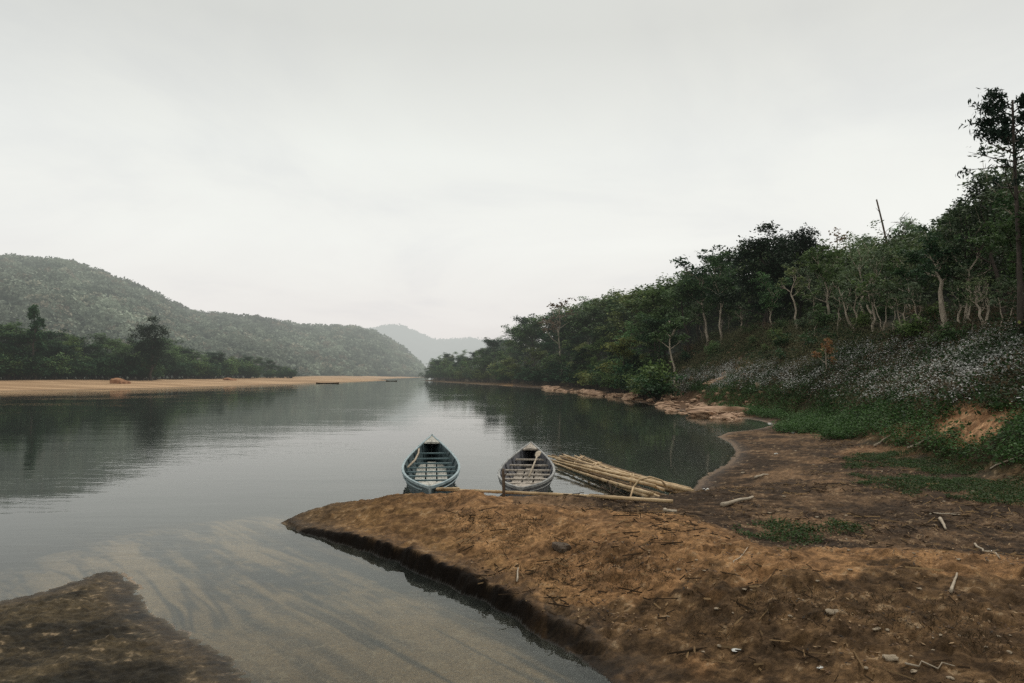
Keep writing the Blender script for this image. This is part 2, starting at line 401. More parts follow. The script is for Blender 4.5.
# cloud layer coordinates: project direction on a plane overhead
adz = nd(nt, 'ShaderNodeMath', operation='ADD'); nt.links.new(sx.outputs[2], adz.inputs[0]); adz.inputs[1].default_value = .22
mxz = nd(nt, 'ShaderNodeMath', operation='MAXIMUM'); nt.links.new(adz.outputs[0], mxz.inputs[0]); mxz.inputs[1].default_value = .05
cb = nd(nt, 'ShaderNodeCombineXYZ')
for i in (0, 1):
    dv = nd(nt, 'ShaderNodeMath', operation='DIVIDE'); nt.links.new(sx.outputs[i], dv.inputs[0]); nt.links.new(mxz.outputs[0], dv.inputs[1]); nt.links.new(dv.outputs[0], cb.inputs[i])
cn = noise(nt, 1.1, 6, .55, cb.outputs[0], .5)
cloud = ramp(nt, cn.outputs[0], [(.34, (.93, .933, .952)), (.50, (1, 1, 1)), (.66, (1.03, 1.035, 1.03))])
grad = ramp(nt, sx.outputs[2], [(0.0, (.76, .72, .69)), (.07, (.85, .825, .80)), (.17, (.90, .905, .87)), (.28, (.87, .885, .845)), (.42, (.70, .71, .675)), (1.0, (.64, .65, .62))])
for e in grad.node.color_ramp.elements: e.color = (e.color[0] * 1, e.color[1], e.color[2], 1)
cc = mixc(nt, grad, cloud, 1.0, 'MULTIPLY')
up = nd(nt, 'ShaderNodeVectorMath', operation='SCALE'); nt.links.new(cc, up.inputs[0]); up.inputs['Scale'].default_value = 10.0
fin = mixc(nt, up.outputs[0], sky.outputs[0], .04)
nt.links.new(fin, bg.inputs['Color']); nt.links.new(bg.outputs[0], wo.inputs['Surface'])
W['kind'] = 'structure'

sl = bpy.data.lights.new('sun', 'SUN'); sl.energy = 1.9; sl.angle = R(14); sl.color = (1, .95, .88)
so = bpy.data.objects.new('sun', sl); COL.objects.link(so)
from mathutils import Vector
so.rotation_euler = Vector((math.sin(SUN_AZ) * math.cos(SUN_EL), math.cos(SUN_AZ) * math.cos(SUN_EL), math.sin(SUN_EL))).to_track_quat('Z', 'Y').to_euler()

# ------------------------------------------------------------------ terrain sheet
rows = np.concatenate([np.linspace(-12, 2.6, 14, endpoint=False), 2.6 * np.power(14 / 2.6, np.linspace(0, 1, 520, endpoint=False)),
                       14 * np.power(60 / 14., np.linspace(0, 1, 260, endpoint=False)), 60 * np.power(400 / 60., np.linspace(0, 1, 300, endpoint=False)),
                       400 * np.power(8000 / 400., np.linspace(0, 1, 24))])
acol = np.concatenate([np.linspace(-3, -1.05, 60, endpoint=False), np.linspace(-1.05, 1.05, 1000, endpoint=False), np.linspace(1.05, 3, 61)])
GY, GA = np.meshgrid(rows, acol, indexing='ij')
GX = GA * (np.maximum(GY, 0) + 2.2)
gx, gy = GX.ravel(), GY.ravel()
gz, A = height(gx, gy)
nr, nc = len(rows), len(acol)
_rd = np.random.default_rng(404)
for _ in range(150):
    ex = _rd.uniform(-1.5, 8); ey = _rd.uniform(3.6, 13); an = _rd.uniform(0, 3.14); la, lb = _rd.uniform(.06, .15), _rd.uniform(.035, .07); dp = _rd.uniform(.012, .035)
    i0, i1 = np.searchsorted(rows, [ey - .4, ey + .4]); sl_ = slice(i0 * nc, i1 * nc)
    dx, dy = gx[sl_] - ex, gy[sl_] - ey; k_ = (np.abs(dx) < .4) & A['im'][sl_]
    u_ = (dx * math.cos(an) + dy * math.sin(an)) / la; v_ = (-dx * math.sin(an) + dy * math.cos(an)) / lb; q_ = u_ * u_ + v_ * v_
    gz[sl_] += k_ * (-dp * np.exp(-q_ ** 2 * .7) + dp * .45 * np.exp(-(np.sqrt(q_) - 1.5) ** 2 * 5))
idx = np.arange(nr * nc).reshape(nr, nc)
Q = np.stack([idx[:-1, :-1], idx[:-1, 1:], idx[1:, 1:], idx[1:, :-1]], -1).reshape(-1, 4)

def lerp(a, b, t): return a + (b - a) * t[:, None]
C = lambda *c: np.array(c, float)
n = len(gx)
gpx, gpy = proj(gx, gy, gz)
f1 = fbm(gx * 1.1, gy * 1.1, 101, 5, .6); f2 = fbm(gx * 5, gy * 5, 111, 4, .6); f3 = fbm(gx * .5, gy * .5, 121, 3)
gol = C(.315, .180, .084); brn = C(.195, .108, .052); drk = C(.040, .026, .015); olv = C(.060, .047, .026)
col = np.tile(brn, (n, 1))
col = lerp(col, gol, .65 * sst(.40, .68, f1 * .5 + f2 * .5))
col = lerp(col, drk, .45 * sst(.48, .34, f2 * .6 + f1 * .4))
# low left plate of the spit: darker clodded mud
f4 = fbm(gx * 17, gy * 17, 131, 3, .65)
low = sst(.25, -.35, A['gs'] + (f1 - .5) * .6) * (gy > 4)
col = lerp(col, lerp(np.tile(C(.085, .050, .024), (n, 1)), C(.16, .095, .042), sst(.45, .62, f2)), .72 * low)
tipm = sst(-1.9, -3.2, gx) * (gy > 9)
col = lerp(col, C(.075, .052, .030), .7 * tipm)
# right foreground in front of the track: dark scrubby soil
fg = sst(.48, .62, sst(8.2, 5.6, gy) * .75 + (f1 - .5) * 1.3 + .05) * (gx > .3)
col = lerp(col, lerp(np.tile(C(.040, .027, .016), (n, 1)), C(.105, .065, .034), sst(.42, .68, f2)), .85 * fg)
# dark damp flat beyond the track
dk = sst(.25, -.35, A['ts'] + (f1 - .5) * .8) * (A['s'] < .6) * (gx > -1)
dcol = lerp(np.tile(C(.040, .027, .018), (n, 1)), C(.115, .072, .042), sst(.42, .66, f2 * .5 + f1 * .5))
dcol = lerp(dcol, C(.17, .105, .06), .8 * sst(.55, .68, f3 * .5 + f1 * .5))
col = np.where((A['im'] & (gx > 0))[:, None], lerp(col, dcol, dk), col)
# slope: leafy dark soil
slp = sst(-.2, 1.2, A['s'])
scol = lerp(np.tile(C(.030, .030, .016), (n, 1)), C(.085, .060, .034), sst(.5, .7, f1))
for_ = sst(6, 10, A['s'])
scol = lerp(scol, C(.018, .020, .012), for_)
col = lerp(col, scol, slp)
# bare cuts on the slope
def blob(px, py, rx, ry, jit=.5):
    q = ((gpx - px) / rx) ** 2 + ((gpy - py) / ry) ** 2 + (f1 - .5) * jit * 4 + (f2 - .5) * jit * 2
    return sst(1.1, .7, q) * (gy > 4)
for (a, b, c_, d_, k) in ((965, 424, 36, 22, 1.0), (1000, 410, 22, 10, .9), (915, 432, 45, 9, .6), (880, 452, 40, 6, .45), (905, 376, 14, 5, .7), (745, 366, 12, 5, .5), (700, 400, 60, 8, .8), (960, 398, 26, 8, .4)):
    col = lerp(col, lerp(np.tile(C(.20, .105, .052), (n, 1)), C(.34, .20, .11), sst(.4, .6, f2)), k * blob(a, b, c_, d_) * A['im'])
rkz = sst(1.3, .8, ((gpx - 704) / 66) ** 2 + ((gpy - 405) / 13) ** 2 + (f1 - .5)) * (gy > 30) * A['im']
col = lerp(col, C(.075, .045, .028), .85 * rkz)
# far sand bar
sand = lerp(np.tile(C(.30, .195, .115), (n, 1)), C(.42, .285, .175), sst(.4, .6, fbm(gx / 12, gy / 3, 6, 3)))
sand = lerp(sand, C(.16, .11, .07), .75 * sst(1.1, .2, A['df'] * .4))
fcol = lerp(sand, C(.03, .035, .02), sst(22, 32, A['df']) * 1.0)
col = np.where(A['jf'][:, None], fcol, col)
# left near mud
mud = lerp(np.tile(C(.022, .018, .012), (n, 1)), C(.066, .050, .029), sst(.42, .64, f1 * .6 + f2 * .4))
mud = lerp(mud, C(.075, .050, .026), .6 * sst(.6, .1, A['dmud']) * sst(.4, .6, f1))
col = lerp(col, mud, np.where(A['im'], np.maximum(A['w'], (A['dmud'] < A['dl']) * (gy < 9.5) * (gx < 1.2) * sst(5.5, 4.6, gy + gx * .0) * 1.0 + (A['dmud'] < A['dl']) * (gy < 9.5) * (gx < -1.2)), 0))
# river bed
bedc = lerp(np.tile(C(.030, .031, .027), (n, 1)), C(.215, .148, .086), sst(.62, .42, A['streak'] * .70 + f2 * .14 + f4 * .16))
bedc = lerp(bedc, C(.135, .086, .046), .62 * sst(8.4, 5.2, gy + (f1 - .5) * 1.5))
bedc = lerp(bedc, C(.20, .15, .10), .6 * sst(.64, .72, f4) * sst(8.5, 6.0, gy))
bedc = lerp(bedc, C(.035, .036, .028), sst(11.8, 13.2, gy))
al_ = gx * SD[0] + gy * SD[1]; ac_ = -gx * SD[1] + gy * SD[0]; wv_ = .55 * fbm(al_ * .35, ac_ * .8, 301, 3)
for (sc1, sd1, wd) in ((1.5, 311, .035), (3.4, 321, .045)):
    rg_ = np.abs(fbm((ac_ + wv_) * sc1, al_ * .13, sd1, 3, .55) - .5); br_ = sst(.42, .56, fbm(al_ * .8, ac_ * 1.2, sd1 + 5, 3))
    bedc = lerp(bedc, C(.022, .023, .020), .75 * sst(wd, .006, rg_) * br_)
bedc = bedc * (.7 + .6 * f4)[:, None]
bedc = lerp(bedc, C(.012, .012, .010), .92 * sst(.55, .05, A['dl'] + (f2 - .5) * .3))  # shade at the ledge foot painted into the bed colour
water = ~(A['im'] | A['jf'])
col = np.where(water[:, None], bedc, col)
col = col * (1 + np.clip((f4 - .5) * 2.4, -.5, .8) * A['im'] * sst(60, 20, gy) * .75)[:, None]
spk = sst(.66, .72, f4 * .6 + f2 * .4) * A['im'] * (gy < 30) * (A['s'] < 1)
col = lerp(col, C(.30, .22, .14), .6 * spk)
# pale silty rim along the bay, wet fringe
rim = A['im'] * sst(.0, .05, A['dm']) * sst(.15, .06, A['dm'] / (1 + gy / 40)) * (gy > 13.4) * (gy < 60)
col = lerp(col, C(.15, .100, .062), .7 * rim)
rim2 = A['im'] * sst(.09, .0, A['dmud']) * (gy < 9) * (gx < -1.5)
col = lerp(col, C(.20, .17, .12), .6 * rim2)
und_shade = sst(.17, .09, A['dl'] + (f2 - .5) * .12) * sst(5.2, 7.2, gy) * (gz > .0) * (gx > -3.3) * (gy < 10.8)  # ledge face coloured near black: painted overhang shadow plus dark wet soil
col = lerp(col, C(.010, .007, .005), .97 * und_shade)
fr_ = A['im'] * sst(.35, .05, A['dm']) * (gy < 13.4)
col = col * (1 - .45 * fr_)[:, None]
wet = (1 - und_shade) * np.clip(.35 * sst(.6, 0, A['dm']) * A['im'] + water * 1.0 + .2 * (gx < -1.5) * (gy < 9.2) * A['im'], 0, 1)
_GZ = gz.reshape(nr, nc); _GS = A['s'].reshape(nr, nc)
def _lookup(G, x, y):
    a = x / (max(y, 0) + 2.2)
    i = min(max(int(np.searchsorted(rows, y)) - 1, 0), nr - 2); j = min(max(int(np.searchsorted(acol, a)) - 1, 0), nc - 2)
    u = (y - rows[i]) / (rows[i + 1] - rows[i]); v = min(max((a - acol[j]) / (acol[j + 1] - acol[j]), 0), 1)
    return float((G[i, j] * (1 - v) + G[i, j + 1] * v) * (1 - u) + (G[i + 1, j] * (1 - v) + G[i + 1, j + 1] * v) * u)
def hz(x, y): return _lookup(_GZ, float(x), float(y))
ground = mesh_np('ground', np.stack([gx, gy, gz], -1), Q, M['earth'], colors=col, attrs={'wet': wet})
tag(ground, 'brown muddy river bank and bed reaching to the far sand bar', 'ground', kind='structure')
del ground

wm = MB(); wm.add([(-9000, -300, 0), (9000, -300, 0), (9000, 9000, 0), (-9000, 9000, 0)], [(0, 1, 2, 3)])
wt = wm.build('water', M['water']); tag(wt, 'calm grey green river reflecting hills and sky', 'river', kind='structure')

# ------------------------------------------------------------------ leaves
def leaf_quads(P, size, up=.4, aspect=.55, droop=0.0, rg=rng):
    """P (n,3), size (n,) -> V (4n,3), Q (n,4): small kite-shaped leaves facing random ways."""
    n = len(P)
    nrm = rg.normal(size=(n, 3)); nrm[:, 2] = np.abs(nrm[:, 2]) + up * 2
    nrm /= np.linalg.norm(nrm, axis=1)[:, None]
    a = rg.normal(size=(n, 3)); a[:, 2] -= droop * 2
    a -= nrm * np.sum(a * nrm, 1)[:, None]; a /= (np.linalg.norm(a, axis=1)[:, None] + 1e-9)
    b = np.cross(nrm, a); s = size[:, None]
    V = np.empty((n, 4, 3))
    V[:, 0] = P - a * s; V[:, 1] = P + b * s * aspect - a * s * .1; V[:, 2] = P + a * s; V[:, 3] = P - b * s * aspect - a * s * .1
    return V.reshape(-1, 3), np.arange(4 * n).reshape(n, 4)

def clumps(centers, radii, per, size, rg, flat=.75, pal=((.030, .050, .022), (.075, .105, .040)), topbright=.6, up=.4, hollow=.45):
    """leaf clusters round the given centres; colours vary per clump and per leaf."""
    Ps = []; Cs = []; Ss = []
    zmin = min(c[2] for c in centers); zmax = max(c[2] for c in centers) + 1e-6
    p0, p1 = np.array(pal[0]), np.array(pal[1])
    for c, r in zip(centers, radii):
        k = max(6, int(per * (r / np.mean(radii)) ** 2))
        d = rg.normal(size=(k, 3)); d /= np.linalg.norm(d, axis=1)[:, None]
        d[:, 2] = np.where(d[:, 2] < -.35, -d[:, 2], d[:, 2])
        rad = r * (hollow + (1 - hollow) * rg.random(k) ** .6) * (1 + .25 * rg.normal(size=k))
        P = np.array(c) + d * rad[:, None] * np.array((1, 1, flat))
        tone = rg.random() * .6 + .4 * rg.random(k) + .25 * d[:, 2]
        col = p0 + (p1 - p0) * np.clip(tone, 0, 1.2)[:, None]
        Ps.append(P); Cs.append(col); Ss.append(size * (.6 + .8 * rg.random(k)))
    P = np.concatenate(Ps); Cc = np.concatenate(Cs); S = np.concatenate(Ss)
    V, Qd = leaf_quads(P, S, up=up, rg=rg)
    return V, Qd, np.repeat(Cc, 4, axis=0)

def make_tree(name, h, cr, base, seed, per=26, leaf=.16, bark='bark_dark', lm='leaf', pal=((.022, .040, .018), (.070, .100, .038)),
              trunk_r=.16, limbs=8, lean=0.0, fork=False, sparse=1.0, flat=.7, shape='round', fill=1.0):
    """tree built at the origin: an Empty with trunk (limbs and twigs) and crown."""
    rd = random.Random(seed); rg = np.random.default_rng(seed)
    root = empty(name)
    tb = MB(); tips = []
    def limb(p0, d, L, r, depth):
        pts = [p0]; rad = [r]; d = np.array(d, float); k = 4
        for i in range(k):
            d = d + np.array([rd.gauss(0, .18), rd.gauss(0, .18), rd.gauss(.05, .1)]); d /= np.linalg.norm(d)
            pts.append(pts[-1] + d * L / k); rad.append(r * (1 - .75 * (i + 1) / k) + .008)
        tb.tube(pts, rad, 5, cap=False)
        if depth > 0:
            for q in range(rd.choice((2, 3))):
                i = rd.choice((2, 3, 4)); dd = d + np.array([rd.gauss(0, .7), rd.gauss(0, .7), rd.gauss(.25, .3)]); dd /= np.linalg.norm(dd)
                limb(pts[i], dd, L * rd.uniform(.45, .7), max(rad[i] * .7, .012), depth - 1)
        else: tips.append(pts[-1]); tips.append(pts[2])
        tips.append(pts[-1])
    stems = 2 if fork else 1
    for sidx in range(stems):
        pts = [np.array((0, 0, -.3))]; rad = [trunk_r * 1.25]; dx, dy = lean + rd.gauss(0, .05), rd.gauss(0, .08)
        if fork: dx += (-.22, .25)[sidx]
        k = 8
        for i in range(1, k + 1):
            t = i / k
            pts.append(np.array((dx * h * t * (1 - .3 * t) + rd.gauss(0, .02 * h), dy * h * t + rd.gauss(0, .02 * h), h * .9 * t)))
            rad.append(trunk_r * (1 - .82 * t) + .012)
        tb.tube(pts, rad, 8, cap=False, wob=.15)
        for q in range(limbs):
            f = base + (1 - base) * (q + rd.random()) / limbs * .95; f = min(f, .97)
            i = f * k; i0 = int(i); p = pts[i0] + (pts[min(i0 + 1, k)] - pts[i0]) * (i - i0)
            az = q * 2.4 + rd.random(); rel = (f - base) / (1 - base)
            if shape == 'round': ext = cr * (1 - .55 * rel ** 1.5) * rd.uniform(.6, .95)
            elif shape == 'flat': ext = cr * (.5 + .5 * rel) * rd.uniform(.7, 1)
            else: ext = cr * (1 - .8 * rel) * rd.uniform(.7, 1)
            d = (math.cos(az), math.sin(az), .35 + .5 * rel + (.2 if shape == 'flat' else 0))
            limb(p, np.array(d) / np.linalg.norm(d), ext, trunk_r * .42 * (1 - .5 * rel), 1)
        tips.append(pts[-1])
    tb.build('trunk', M[bark], root, smooth=True)
    if sparse > 0:
        cs = [t + np.array((rd.gauss(0, .1), rd.gauss(0, .1), rd.gauss(0, .1))) * cr for t in tips if rd.random() < sparse]
        cz = h * (base + 1) / 2
        for q in range(int(14 * fill)):          # inner mass
            az = rd.random() * 6.28; rr = cr * .7 * rd.random() ** .5
            cs.append(np.array((math.cos(az) * rr + lean * h * .6, math.sin(az) * rr, cz + (rd.random() - .45) * h * (1 - base) * .8)))
        rs = [cr * rd.uniform(.17, .30) for _ in cs]
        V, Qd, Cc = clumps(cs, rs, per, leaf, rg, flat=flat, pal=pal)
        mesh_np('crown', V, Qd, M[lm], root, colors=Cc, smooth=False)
    root['h'] = h
    return root

def children(o): return list(o.children)
KIDS = {}
def copy_thing(o):
    if o.name not in KIDS: KIDS[o.name] = children(o)
    c = o.copy(); COL.objects.link(c)
    for ch in KIDS[o.name]:
        d = ch.copy(); COL.objects.link(d); d.parent = c
    return c
USED = set()
def place(o, x, y, s, label, cat, group, rz=None, z=None, sx=1.0):
    if o.name in USED: t = copy_thing(o)
    else:
        USED.add(o.name); KIDS[o.name] = children(o); t = o
    t.location = (x, y, (hz(x, y) if z is None else z) - .05)
    t.rotation_euler = (0, 0, random.random() * 6.28 if rz is None else rz)
    t.scale = (s * sx, s * sx, s)
    t['label'] = label; t['category'] = cat
    if group: t['group'] = group
    elif 'group' in t: del t['group']
    return t

G_ = ((.014, .036, .016), (.120, .195, .075))
D_ = ((.008, .022, .014), (.050, .095, .048))
Y_ = ((.036, .060, .020), (.185, .225, .080))
P_ = ((.050, .085, .048), (.160, .215, .115))
B_ = ((.085, .060, .038), (.190, .140, .090))
TREES = [
    make_tree('broadleaf_tree', 10, 3.6, .30, 1, pal=G_, per=34),
    make_tree('broadleaf_tree', 10, 3.2, .35, 2, pal=D_, lm='leaf_dark', per=36),
    make_tree('broadleaf_tree', 10, 3.0, .28, 3, pal=Y_, per=32),
    make_tree('broadleaf_tree', 10, 3.4, .40, 4, pal=G_, lm='leaf_dark', bark='bark_pale', shape='flat', per=32),
    make_tree('broadleaf_tree', 10, 2.6, .22, 5, pal=D_, shape='cone', per=34),
    make_tree('broadleaf_tree', 10, 3.6, .36, 6, pal=P_, bark='bark_pale', sparse=.75, fill=.5, shape='flat', per=26),
    make_tree('broadleaf_tree', 10, 3.0, .30, 8, pal=G_, per=34, bark='bark_pale'),
    make_tree('broadleaf_tree', 10, 2.8, .45, 9, pal=B_, bark='bark_pale', sparse=.5, fill=.2, per=16),
]

def make_bush(seed, pal, r=1.5, per=50, leaf=.10, nst=9, lm='leaf', hgt=1.0):
    rd = random.Random(seed); rg = np.random.default_rng(seed)
    root = empty('bush'); tb = MB(); cs = []
    for q in range(nst):
        az = rd.random() * 6.28; e = r * rd.uniform(.3, .95); z = r * hgt * rd.uniform(.5, 1.15)
        mid = np.array((math.cos(az) * e * .45, math.sin(az) * e * .45, z * .6)); tip = np.array((math.cos(az) * e, math.sin(az) * e, z))
        tb.tube([(0, 0, -.15), mid, tip], [.035, .022, .008], 4, cap=False); cs += [tip * .9, mid]
    cs += [np.array((rd.gauss(0, .4) * r, rd.gauss(0, .4) * r, r * .4 * hgt)) for _ in range(5)]
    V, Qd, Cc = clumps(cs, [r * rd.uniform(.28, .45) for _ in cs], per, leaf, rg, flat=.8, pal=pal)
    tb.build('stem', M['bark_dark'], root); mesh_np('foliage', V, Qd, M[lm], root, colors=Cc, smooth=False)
    return root
BUSH = [make_bush(21, G_), make_bush(22, D_, lm='leaf_dark'), make_bush(23, Y_), make_bush(24, B_, per=34, leaf=.09), make_bush(25, P_)]

# ------------------------------------------------------------------ right bank forest
SKY_R = np.array([(400, 374), (418, 362), (428, 355), (440, 351), (470, 350), (490, 338), (505, 330), (525, 312), (540, 302), (575, 297), (600, 291), (640, 283), (665, 276), (690, 264),
                  (720, 262), (735, 250), (745, 238), (765, 234), (830, 236), (860, 232), (880, 225), (905, 222), (940, 216), (955, 205), (965, 185), (985, 172), (1010, 165), (1100, 160)], float)
def skyl(px): return float(np.interp(px, SKY_R[:, 0], SKY_R[:, 1]))
def sdist(x, y): return _lookup(_GS, float(x), float(y))
placed = []
def try_tree(x, y, smin, smax, sp, lab, tops=(0, 22), kinds=(0, 1, 2, 3, 4, 5, 6, 6), sxr=(.85, 1.2), grp='broadleaf trees crowding the right bank'):
    for (a, b, r) in placed:
        if (a - x) ** 2 + (b - y) ** 2 < ((sp + r) / 2) ** 2: return False
    z = hz(x, y); px, py = proj(x, y, z)
    if not (395 < px < 1090): return False
    hmin = smin * 10; hmax = smax * 10
    pyt = skyl(px) + 2
    cap = z + 0; # height reaching skyline
    fw = y
    top = CAMZ + (373 - pyt) / F * fw - z
    if top < hmin: return False
    hgt = min(random.uniform(hmin, hmax), top)
    if tops and top < hmax * 1.15: hgt = max(hmin, min(hmax * 1.15, top - random.uniform(*tops) / F * fw))
    k = random.choice(kinds)
    s = hgt / 10.6
    place(TREES[k], x, y, s, lab[k], 'tree', grp, z=z, sx=random.uniform(*sxr))
    placed.append((x, y, sp)); return True
KL = ['mid green', 'very dark green', 'yellowish green', 'flat-topped dark green', 'narrow dark green', 'pale grey-green', 'mid green pale-barked', 'thin brownish half-bare']
lab_far = [k + ' broadleaf tree in the dense forest coming down to the dark water' for k in KL]
lab_hill = [k + ' broadleaf tree in the forest on the hill above the right bank' for k in KL]
lab_edge = [k + ' broadleaf tree on the forest edge above the flowering slope' for k in KL]
# along the waterside from 60 m out to the headland
HPX = (742, 797, 855, 874, 905, 945, 962, 985, 1019, 672, 703, 731, 838, 892, 922, 975, 1003)
def waterside(n, i0, i1, sr, fn, sp0, tries=6000):
    c = 0
    for t in range(tries):
        i = random.randrange(i0, i1); a, b = BASE[i], BASE[i + 1]; u = random.random()
        x = a[0] + (b[0] - a[0]) * u; y = a[1] + (b[1] - a[1]) * u
        inl = random.uniform(*sr); x += inl; y += inl * random.uniform(0, .3)
        if any((p - x) ** 2 + (q - y) ** 2 < ((sp0 + y / 110 + r_) / 2) ** 2 for p, q, r_ in placed): continue
        z = hz(x, y); px, py = proj(x, y, z)
        if z < .1 or not (400 < px < 760): continue
        top = CAMZ + (373 - skyl(px) - 2) / F * y - z
        hh = fn(top, y)
        if hh is None: continue
        k = random.choice((0, 0, 1, 1, 2, 4, 2, 0, 1, 3)); place(TREES[k], x, y, hh / 10.6, lab_far[k], 'tree', 'broadleaf trees crowding the right bank', z=z, sx=random.uniform(1.0, 1.45))
        placed.append((x, y, sp0 + y / 110)); c += 1
        if c >= n: break
    return c
n1 = waterside(75, 13, 21, (3.5, 20), lambda top, y: (min(12.5, top - random.uniform(0, 12) / F * y) if top > 3.5 else None), 2.4)
n1 += waterside(70, 13, 21, (-.3, 4.5), lambda top, y: min(top * .8, random.uniform(3.5, 7)) if top > 1.5 else None, 1.8)
n1 += waterside(22, 17, 21, (.2, 5), lambda top, y: min(top, random.uniform(5, 8)) if top > 2 else None, 1.6)
# forest edge along the top of the slope
n2 = 0
for t in range(1500):
    y = random.uniform(18, 62); px = random.uniform(640, 1080); x = (px - 512) / F * y; s_ = sdist(x, y)
    if not (7.2 < s_ < 17): continue
    if 925 < px < 965 or 1000 < px < 1030 or 780 < px < 810: continue
    qx, qy = proj(x, y, hz(x, y))
    if qy > 337 or (qy > 327 and min(abs(qx - h_) for h_ in HPX) < 13): continue
    if try_tree(x, y, .35, .62, 3.0, lab_edge, tops=None, kinds=(0, 1, 3, 5, 6, 6, 5)): n2 += 1
    if n2 > 34: break
n3 = 0
for t in range(4000):
    y = random.uniform(30, 190); px = random.uniform(600, 1085); x = (px - 512) / F * y; s_ = sdist(x, y)
    if not (12 < s_ < 95): continue
    if try_tree(x, y, .6, 1.15, 3.2 + y / 60, lab_hill, tops=(0, 26)): n3 += 1
    if n3 > 95: break
print('forest trees', n1, n2, n3)

def base_y(px, s_target, y0=15, y1=200):
    """distance along a sight line at which the slope is s_target inland"""
    best = None
    for y in np.linspace(y0, y1, 300):
        if sdist((px - 512) / F * y, y) > s_target: return y
    return y1

# the rest of the wood behind them, seen as one dark mass of leaves
def back_wood():
    rg = np.random.default_rng(91); n = 26000
    y = rg.uniform(28, 230, n); px = rg.uniform(400, 1100, n); x = (px - 512) / F * y
    d = seg_dist(x, y, BASE, False); s_ = np.where(inside(x, y, SLOPE_POLY), d, -d)
    k = (s_ > 11 + 3 * rg.random(n)) & (s_ < 60); x, y, s_ = x[k], y[k], s_[k]
    z, _a = height(x, y, False); h = rg.uniform(.5, 7.5, len(x)) * (1 - .3 * sst(100, 220, y))
    ppx, ppy = proj(x, y, z + h + 1.6); ok = ppy > np.interp(ppx, SKY_R[:, 0], SKY_R[:, 1]) + 5
    x, y, z, h = x[ok][:8000], y[ok][:8000], z[ok][:8000], h[ok][:8000]; m = len(x); per = 44
    c = np.stack([x, y, z + h], -1); rr = rg.uniform(.9, 2.0, m)
    dd = rg.normal(size=(m, per, 3)); dd /= np.linalg.norm(dd, axis=2)[..., None]; dd[..., 2] = np.abs(dd[..., 2]) - .25
    P = c[:, None] + dd * rr[:, None, None] * (.6 + .45 * rg.random((m, per, 1)))
    tone = (rg.random((m, 1)) * .6 + .4 * rg.random((m, per)))[..., None] ** 1.3
    p0, p1 = np.array((.010, .022, .012)), np.array((.092, .150, .064)); Cc = (p0 + (p1 - p0) * tone).reshape(-1, 3)
    P = P.reshape(-1, 3); V, Qd = leaf_quads(P, .17 * (.6 + .8 * rg.random(len(P))), up=.3, rg=rg)
    o = mesh_np('woods', V, Qd, M['leaf'], colors=np.repeat(Cc, 4, axis=0), smooth=False)
    tag(o, 'dark wood filling the hillside behind the nearer trees on the right bank', 'wood', kind='stuff')
back_wood()
# trees that stand out
def foot(px, py):
    prev = 8.0
    for y in np.arange(8, 90, .25):
        x = (px - 512) / F * y; q = proj(x, y, hz(x, y))[1]
        if q < py: return float(y)
    return 60.0
def hero(px, y, pytop, tree, label, s_h, rz=0, sx=1.0, cat='tree', group=None, py=None):
    if py: y = foot(px, py)
    x = (px - 512) / F * y; z = hz(x, y)
    H = CAMZ + (373 - pytop) / F * y - z
    return place(tree, x, y, H / s_h, label, cat, group, rz=rz, z=z, sx=sx)
big = make_tree('broadleaf_tree', 12, 4.6, .12, 31, pal=((.006, .014, .010), (.022, .038, .022)), lm='leaf_dark', per=60, limbs=14, leaf=.17, fill=3, trunk_r=.3)
big2 = make_tree('broadleaf_tree', 12, 4.2, .14, 32, pal=((.006, .014, .010), (.024, .040, .022)), lm='leaf_dark', per=60, limbs=13, leaf=.17, fill=3, trunk_r=.28)
hero(767, 64, 229, big, 'very dark round-crowned tree, the left of two dark crowns rising above the wood', 12.3, 0, .95)
hero(803, 66, 228, big2, 'very dark round-crowned tree, the right of two dark crowns behind a slim pale trunk', 12.3, 1.1, .85)
slim = make_tree('slender_tree', 7, 1.6, .55, 33, pal=P_, bark='bark_pale', trunk_r=.11, limbs=6, sparse=.6, fill=.3, per=16, leaf=.13)
hero(797, 40, 258, slim, 'slender tree with a pale bare lower trunk before the two dark crowns', 7.4, py=334)
flat1 = make_tree('broadleaf_tree', 9, 3.0, .5, 34, pal=D_, bark='bark_pale', trunk_r=.16, limbs=8, shape='flat', lm='leaf_dark', fill=.6)
hero(706, 72, 258, flat1, 'flat-topped dark tree standing above the bushes by the rocky shore', 9.5)
hero(722, 60, 264, TREES[3], 'flat-topped tree with pale stems left of the two dark crowns', 10.4, 2.0, py=344)
def pale_fork(seed, h=5.5, th=.13, lean=0.1, pal=P_, sparse=.5):
    return make_tree('forked_tree', h, 1.9, .38, seed, pal=pal, bark='bark_pale', trunk_r=th, limbs=5, fork=True, lean=lean, sparse=sparse, fill=.2, per=14, leaf=.12)
f1_, f2_, f3_ = pale_fork(41, lean=-.15), pale_fork(42, lean=.2, pal=G_, sparse=.8), pale_fork(43, h=6, th=.16, lean=-.1)
hero(855, 33, 275, f1_, 'pale forked tree leaning left at the forest edge right of the orange sapling', 6, py=332)
hero(874, 35, 268, f2_, 'pale forked tree leaning right with a leafy green top', 6, 1.0, py=331)
hero(985, 27, 272, f3_, 'pale twisted forked tree just left of the tall dark trunk', 6.4, .5, py=335)
hero(962, 29, 276, f1_, 'pale branching tree between the thick pale trunk and the twisted forked tree', 6, 3.0, py=331)
hero(742, 46, 300, f2_, 'short forked tree with pale stems below the left dark crown', 6, 4.0, py=338)
hero(905, 30, 288, f1_, 'pale crooked tree half hidden in leaves left of the thick pale trunk', 6, 5.0, py=334)
slim2 = make_tree('slender_tree', 6, 1.5, .55, 36, pal=G_, bark='bark_pale', trunk_r=.085, limbs=6, sparse=.8, fill=.3, per=18, leaf=.12, lean=.12)
